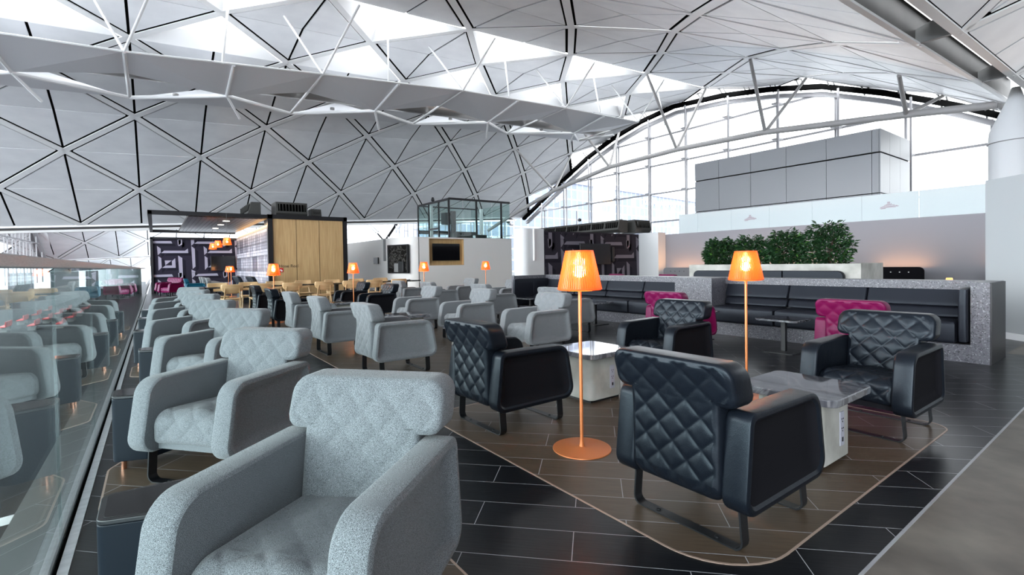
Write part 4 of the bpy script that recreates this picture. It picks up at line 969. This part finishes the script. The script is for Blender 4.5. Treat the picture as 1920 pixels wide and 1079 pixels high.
def dining_table(label, y0, y1):
    t = thing('dining_table', label, 'dining table', (14.33, (y0+y1)/2, 0), 0, 'dark marble dining tables'); h = abs(y1-y0)/2
    slab(rpoly([(-.38, -h), (.38, -h), (.38, h), (-.38, h)], .03), .69, .73, .005).obj('tabletop', M_bmarble, t, smooth=20)
    for s_ in (-1, 1):
        B().box((-.05, s_*h*.55-.05, .03), (.05, s_*h*.55+.05, .69)).obj('column', M_steel, t); B().box((-.25, s_*h*.55-.2, 0), (.25, s_*h*.55+.2, .03)).obj('base_plate', M_steel, t)
dining_table('dark marble dining table at the left, before the street photo mural', -.75, -2.4)
dining_table('dark marble dining table in front of the oak wall', -2.47, -4.72)
dining_table('dark marble dining table at the right, before the curved white wall', -5.1, -6.7)
def booth_seat(label, x, y):
    t = thing('booth_seat', label, 'booth', (x, y, 0), R(180), 'dark leather booths below the mural')
    B().box((-.65, -.32, .1), (.65, .3, .45)).obj('seat', M_booth, t, bevel=.03); B().box((-.6, -.28, 0), (.6, .24, .1)).obj('plinth', M_steel, t)
    def bk(x_, s, d): return (x_, -.3-.12*s/.25+d, .66+s)
    cushion(1.3, .50, .12, .04, .03, None, None, bk, 6, 4).obj('back_pad', M_booth, t, smooth=50)
booth_seat('dark leather booth below the mural, left one', 19.6, -2.72); booth_seat('dark leather booth below the mural, nearer the oak wall', 18.2, -2.95)

# ------------------------------------------------------------------ white walls of the service area
def wall_path(name, pts, th, z1, m, holes=()):
    b = B()
    for (a, c) in zip(pts, pts[1:]):
        d = Vector((c[0]-a[0], c[1]-a[1])).normalized(); n = Vector((-d.y, d.x))*th
        b.add([(a[0], a[1], 0), (c[0], c[1], 0), (c[0]+n.x, c[1]+n.y, 0), (a[0]+n.x, a[1]+n.y, 0), (a[0], a[1], z1), (c[0], c[1], z1), (c[0]+n.x, c[1]+n.y, z1), (a[0]+n.x, a[1]+n.y, z1)],
              [(3, 2, 1, 0), (4, 5, 6, 7), (0, 1, 5, 4), (1, 2, 6, 5), (2, 3, 7, 6), (3, 0, 4, 7)])
    return struct(b.obj(name, m))
ZW = 2.42
# flat part with the television niche
b = B(); X = 19.5
b.box((X, -9.78, 0), (X+.2, -9.27, ZW)).box((X, -14.3, 0), (X+.2, -11.55, ZW)).box((X, -11.55, 0), (X+.2, -9.78, 1.163)).box((X, -11.55, 2.36), (X+.2, -9.78, ZW))
wf = struct(b.obj('wall_far', M_warmwhite))
nb = B(); nb.box((X+.16, -11.55, 1.163), (X+.20, -9.78, 2.36)); nb.box((X, -9.80, 1.163), (X+.16, -9.78, 2.36)); nb.box((X, -11.55, 1.163), (X+.16, -11.53, 2.36)); nb.box((X, -11.53, 1.163), (X+.16, -9.80, 1.18)).box((X, -11.53, 2.345), (X+.16, -9.80, 2.36))
nb.obj('oak_niche', M_oak, wf)
t = tv('black television framed by an oak lined niche in the white wall', X+.05, -9.98, -11.36, 1.375, 2.14, False)
B().box((X+.10, -10.8, 1.65), (X+.155, -10.5, 1.9)).obj('wall_bracket', M_steel, t)
# curved corner
cpts = [(X, -9.27)]; cc = (X+1.6, -9.30)
for a in range(0, 91, 9): cpts.append((X+1.6-1.6*math.cos(R(a)), -9.30+.75*math.sin(R(a))))
cpts += [(26.5, -8.5), (27.6, -8.42)]
cw = B()
N_ = len(cpts)
vs = []
for k, (x, y) in enumerate(cpts):
    p0 = Vector(cpts[max(k-1, 0)]); p1 = Vector(cpts[min(k+1, N_-1)]); d = (p1-p0).normalized(); n = Vector((-d.y, d.x))
    if n.y > 0: n = -n
    q = (x+n.x*.2, y+n.y*.2); zt = ZW
    vs += [(x, y, 0), (x, y, zt), (q[0], q[1], zt), (q[0], q[1], 0)]
fs = []
for k in range(N_-1): p = 4*k; fs += [(p, p+4, p+5, p+1), (p+1, p+5, p+6, p+2), (p+2, p+6, p+7, p+3), (p+3, p+7, p+4, p)]
fs += [(0, 1, 2, 3), tuple(4*(N_-1)+i for i in (3, 2, 1, 0))]
cwo = struct(cw.add(vs, fs).obj('wall_far_curved', M_warmwhite, smooth=30))
B().box((27.6, -8.62, 0), (28.9, -8.5, 2.2)).obj('pale_door', M_green, cwo)
B().box((28.9, -8.62, 0), (34, -8.42, ZW)).obj('end_wall', M_warmwhite, cwo)
# coffee niche and control panel on the curved part, real depth
cf = thing('coffee_station', 'black marble recess with a coffee machine in the curved white wall', 'coffee station', (20.28, -8.72, 0), R(16))
B().box((-.62, -.08, .88), (.62, .10, 2.06)).obj('marble_recess', M_bmarble, cf)
B().box((-.68, .02, .84), (.68, .12, .88)).box((-.68, .02, 2.06), (.68, .12, 2.10)).box((-.68, .02, .88), (-.62, .12, 2.06)).box((.62, .02, .88), (.68, .12, 2.06)).obj('recess_frame', M_frame, cf)
B().box((-.50, .10, .90), (-.16, .22, 1.36)).obj('coffee_machine', M_dark, cf, bevel=.02)
B().box((-.12, .10, .90), (.14, .2, 1.28)).obj('milk_cooler', M_gsteel, cf, bevel=.02)
pnl = tag(B().box((22.2, -8.52, 1.28), (22.75, -8.46, 1.58)).obj('control_panel', M_frame), 'small dark square control panel on the curved white wall left of the niche', 'control panel')
ls = tag(B().box((21.38, -8.56, 1.4), (21.46, -8.44, 2.42)).obj('vertical_wall_light', M_gsteel, bevel=.01), 'slim vertical grey light bar on the curved wall beside the niche', 'wall light')
ex = tag(B().box((26.9, -8.4, 1.75), (27.3, -8.36, 1.95)).obj('wall_sign', mat('pale_blue_sign', (.6, .75, .9), .4)), 'small pale blue sign beside the glass door in the far white wall', 'sign')
# white wall left of the dark patterned wall, rounded
pts = [(13.62, -11.45), (13.62, -10.85)]+[(13.97-.35*math.cos(R(a)), -10.75+.3*math.sin(R(a))) for a in range(0, 91, 10)]+[(14.15, -10.5), (14.2, -11.45)]
struct(B().prism(pts, 0, 2.44).obj('wall_rounded', M_white, smooth=30))
tag(B().box((13.55, -10.99, 1.28), (13.66, -10.93, 2.42)).obj('vertical_wall_light', M_wsteel, bevel=.01), 'slim white vertical light bar on the rounded white wall', 'wall light')

# ------------------------------------------------------------------ glass lift enclosure
lf = thing('glass_lift_shaft', 'green tinted glass lift enclosure rising above the far white wall', 'lift shaft')
x0, x1, y0, y1 = 21.2, 24.7, -11.75, -15.45
for a, c in zip([y0, -12.55, -13.35, -14.3, y1][:-1], [y0, -12.55, -13.35, -14.3, y1][1:]): B().box((x0, c+.02, 2.0), (x0+.02, a-.02, 4.42)).obj('front_glass', M_green, lf)
for a, c in ((x0, 22.3), (22.3, 23.4), (23.4, x1)): B().box((a+.02, y0-.02, 2.0), (c-.02, y0, 4.40)).obj('side_glass', M_green, lf)
B().box((x1-.02, y1, 2.0), (x1, y0, 4.4)).obj('rear_glass', M_green, lf); B().box((x0, y1, 2.0), (x1, y1+.02, 4.4)).obj('end_glass', M_green, lf)
b = B(); b.box((x0-.03, y1, 4.4), (x0+.06, y0, 4.50)).box((x0, y0-.06, 4.38), (x1, y0+.03, 4.48)).box((x1-.05, y1, 4.4), (x1, y0, 4.47))
for y in (y0, -13.35, -14.9): b.box((x0-.02, y-.04, 2.0), (x0+.05, y+.04, 4.42))
for x in (22.3, 23.4, x1): b.box((x-.03, y0-.05, 2.0), (x+.03, y0+.02, 4.4))
b.box((22.3, y0-.04, 3.0), (23.4, y0+.02, 3.1)).box((x1-.05, y1, 2.9), (x1, y0, 3.1)); b.obj('dark_mullions', M_frame, lf)
b = B(); b.box((22.6, -14.0, 2.0), (23.4, -13.0, 2.9)).box((23.2, -13.3, 2.0), (23.35, -13.0, 4.1)).box((22.4, -12.6, 3.3), (22.9, -12.2, 3.9)).box((22.6, -14.9, 2.0), (22.9, -14.3, 2.8)).box((23.3, -12.9, 2.9), (23.7, -12.2, 3.0)); b.obj('lift_machinery', M_dark, lf, bevel=.03)
b = B(); b.box((21.6, -15.3, 2.5), (24.4, -15.2, 2.62)); b.box((23.6, -15.3, 2.0), (23.75, -15.15, 4.35)); b.box((23.6, -12.1, 2.0), (23.75, -11.95, 4.35)); b.obj('white_rails', M_wsteel, lf)
B().lathe([(.06, 4.5), (.10, 4.56), (.05, 4.72)], 10, (23.0, -11.8)).obj('roof_camera', M_steel, lf)

# ------------------------------------------------------------------ lower concourse seen through the balustrade
M_carpet = noise_mix(mat('dark_grey_carpet', (.03, .032, .037), .95, spec=.1), (.014, .015, .018), (.038, .041, .047), 40, 5, bump=.3)
lo_ = struct(B().box((-10, .6, -4.2), (200, 60, -4.0)).obj('floor_lower', M_carpet))
B().add([(14.4, .7, -3.995), (14.9, .7, -3.995), (14.2, 6, -3.995), (13.7, 6, -3.995)], [(0, 1, 2, 3)]).obj('white_floor_line', M_white, lo_)
struct(B().box((-10, .44, -4), (80, .60, -.03)).obj('wall_slab_edge', M_gsteel))
def gate_seat(label, x, y, rz):
    t = thing('gate_seat_row', label, 'seat row', (x, y, -4), rz, 'red gate seats on the lower concourse')
    for k in range(4):
        B().box((-1.2+.6*k+.03, -.25, .40), (-1.2+.6*k+.55, .25, .48)).obj('seat', M_red, t, bevel=.03); B().box((-1.2+.6*k+.03, -.3, .5), (-1.2+.6*k+.55, -.22, .9)).obj('backrest', M_red, t, bevel=.03)
    B().box((-1.2, -.03, .33), (1.2, .03, .39)).obj('beam', M_gsteel, t)
    for s_ in (-.8, .8): B().box((s_-.03, -.25, 0), (s_+.03, .25, .34)).obj('leg', M_gsteel, t)
    return t
gs = None
for k, (x, y) in enumerate([(60+7*(q % 4), 7.0+1.8*(q//4)) for q in range(12)]):
    l = 'row of red gate seats on the lower concourse, seen through the balustrade glass'
    if gs is None: gs = gate_seat(l, x, y, 0)
    else: dup(gs, l, (x, y, -4), 0)
# bright window wall of the hall across the void
w4 = sempty('window_4'); b = B()
for k in range(30): b.box((8+3.0*k, 40, -4), (8.18+3.0*k, 40.2, 8))
for z in (-2, 0, 2, 4, 6, 8): b.box((-10, 40, z-.06), (100, 40.15, z+.06))
b.obj('mullions', M_wsteel, w4)
# unseen wall added behind the viewer to block light
struct(B().box((-14.2, -40, -.3), (-14, 12, 12)).obj('wall_behind', mat('mid_grey_wall', (.22, .22, .23), .7)))
struct(B().box((.7, -29.3, -.3), (75, -29.2, .35)).obj('wall_window_sill', M_white))

# ------------------------------------------------------------------ hotel and apron outside
ap = struct(B().box((-60, -300, -6.2), (300, -29.5, -6)).obj('floor_outside', mat('pale_apron_concrete', (.45, .45, .46), .8)))
def facade():
    m = mat('blue_glass_facade', (.1, .14, .25), .3); n, l, b = nodes(m)
    t = n.new('ShaderNodeTexCoord'); mp = n.new('ShaderNodeMapping'); mp.inputs['Rotation'].default_value = (R(90), 0, 0)
    br = n.new('ShaderNodeTexBrick'); br.offset = 0; br.inputs['Scale'].default_value = 1; br.inputs['Brick Width'].default_value = 1.5; br.inputs['Row Height'].default_value = 1.7; br.inputs['Mortar Size'].default_value = .09
    br.inputs['Color1'].default_value = (.11, .13, .19, 1); br.inputs['Color2'].default_value = (.15, .18, .25, 1); br.inputs['Mortar'].default_value = (.42, .43, .47, 1)
    l.new(t.outputs['Object'], mp.inputs[0]); l.new(mp.outputs[0], br.inputs[0]); l.new(br.outputs[0], b.inputs['Base Color']); return m
M_fac = facade()
P0 = Vector((60.3, -52.9)); P1 = Vector((66.0, -102.6)); dd = (P1-P0); Lb = dd.length; ang = math.atan2(dd.y, dd.x)
ht = thing('hotel_building', 'long blue glass airport hotel seen hazily through the arched window', 'building', (P0.x, P0.y, 0), ang)
B().box((-20.5, 0, -6), (Lb+12, 14, 14.9)).obj('facade', M_fac, ht)
B().box((-20.7, -.3, 14.6), (Lb+12.2, 14.2, 15.4)).obj('roof_band', mat('pale_roof_band', (.3, .32, .40), .5), ht)
tw = B().box((10.3, -.6, -6), (16.2, 2, 14.9)).obj('white_stair_tower', M_white, ht)
b = B()
for z in (.4, 3.8, 7.0, 10.2): b.box((12.2, -.66, z), (14.6, -.59, z+1.2))
b.obj('tower_windows', M_fac, tw)
lg = B().prism(rpoly([(12.4, 0), (15.2, 0), (15.2, 2.4), (12.4, 2.4)], [.05, .05, .7, .7]), 0, .1)
lg.v = [(x, -.62-z, 12.0+y) for x, y, z in lg.v]; lg = lg.obj('orange_logo', mat('orange_logo_plate', (.9, .42, .16), .5), tw)
b = B()
for q in (13.2, 13.8, 14.4): b.box((q-.07, -.76, 12.0), (q+.07, -.72, 13.9))
b.box((13.13, -.76, 13.8), (14.47, -.72, 13.95)); b.obj('logo_strokes', mat('pale_logo_stroke', (.8, .65, .6), .5), lg)
text('REGAL AIRPORT H', 2.0, mat('white_sign_letters', (.9, .9, .92), .5), (26.3, -.08, 12.6), (R(90), 0, 0), ht, 'hotel_lettering')
# dark panels added for the dark reflections in the balustrade glass, bright gaps between
fw = struct(B().box((71.5, 12, -4), (83, 12.3, 1.0)).obj('wall_concourse', mat('dark_concourse_panel', (.10, .11, .12), .5)))
B().box((97, 12, -4), (127, 12.3, 1.0)).box((142, 12, -4), (168, 12.3, 1.0)).obj('concourse_panel', MATS['dark_concourse_panel'], fw)
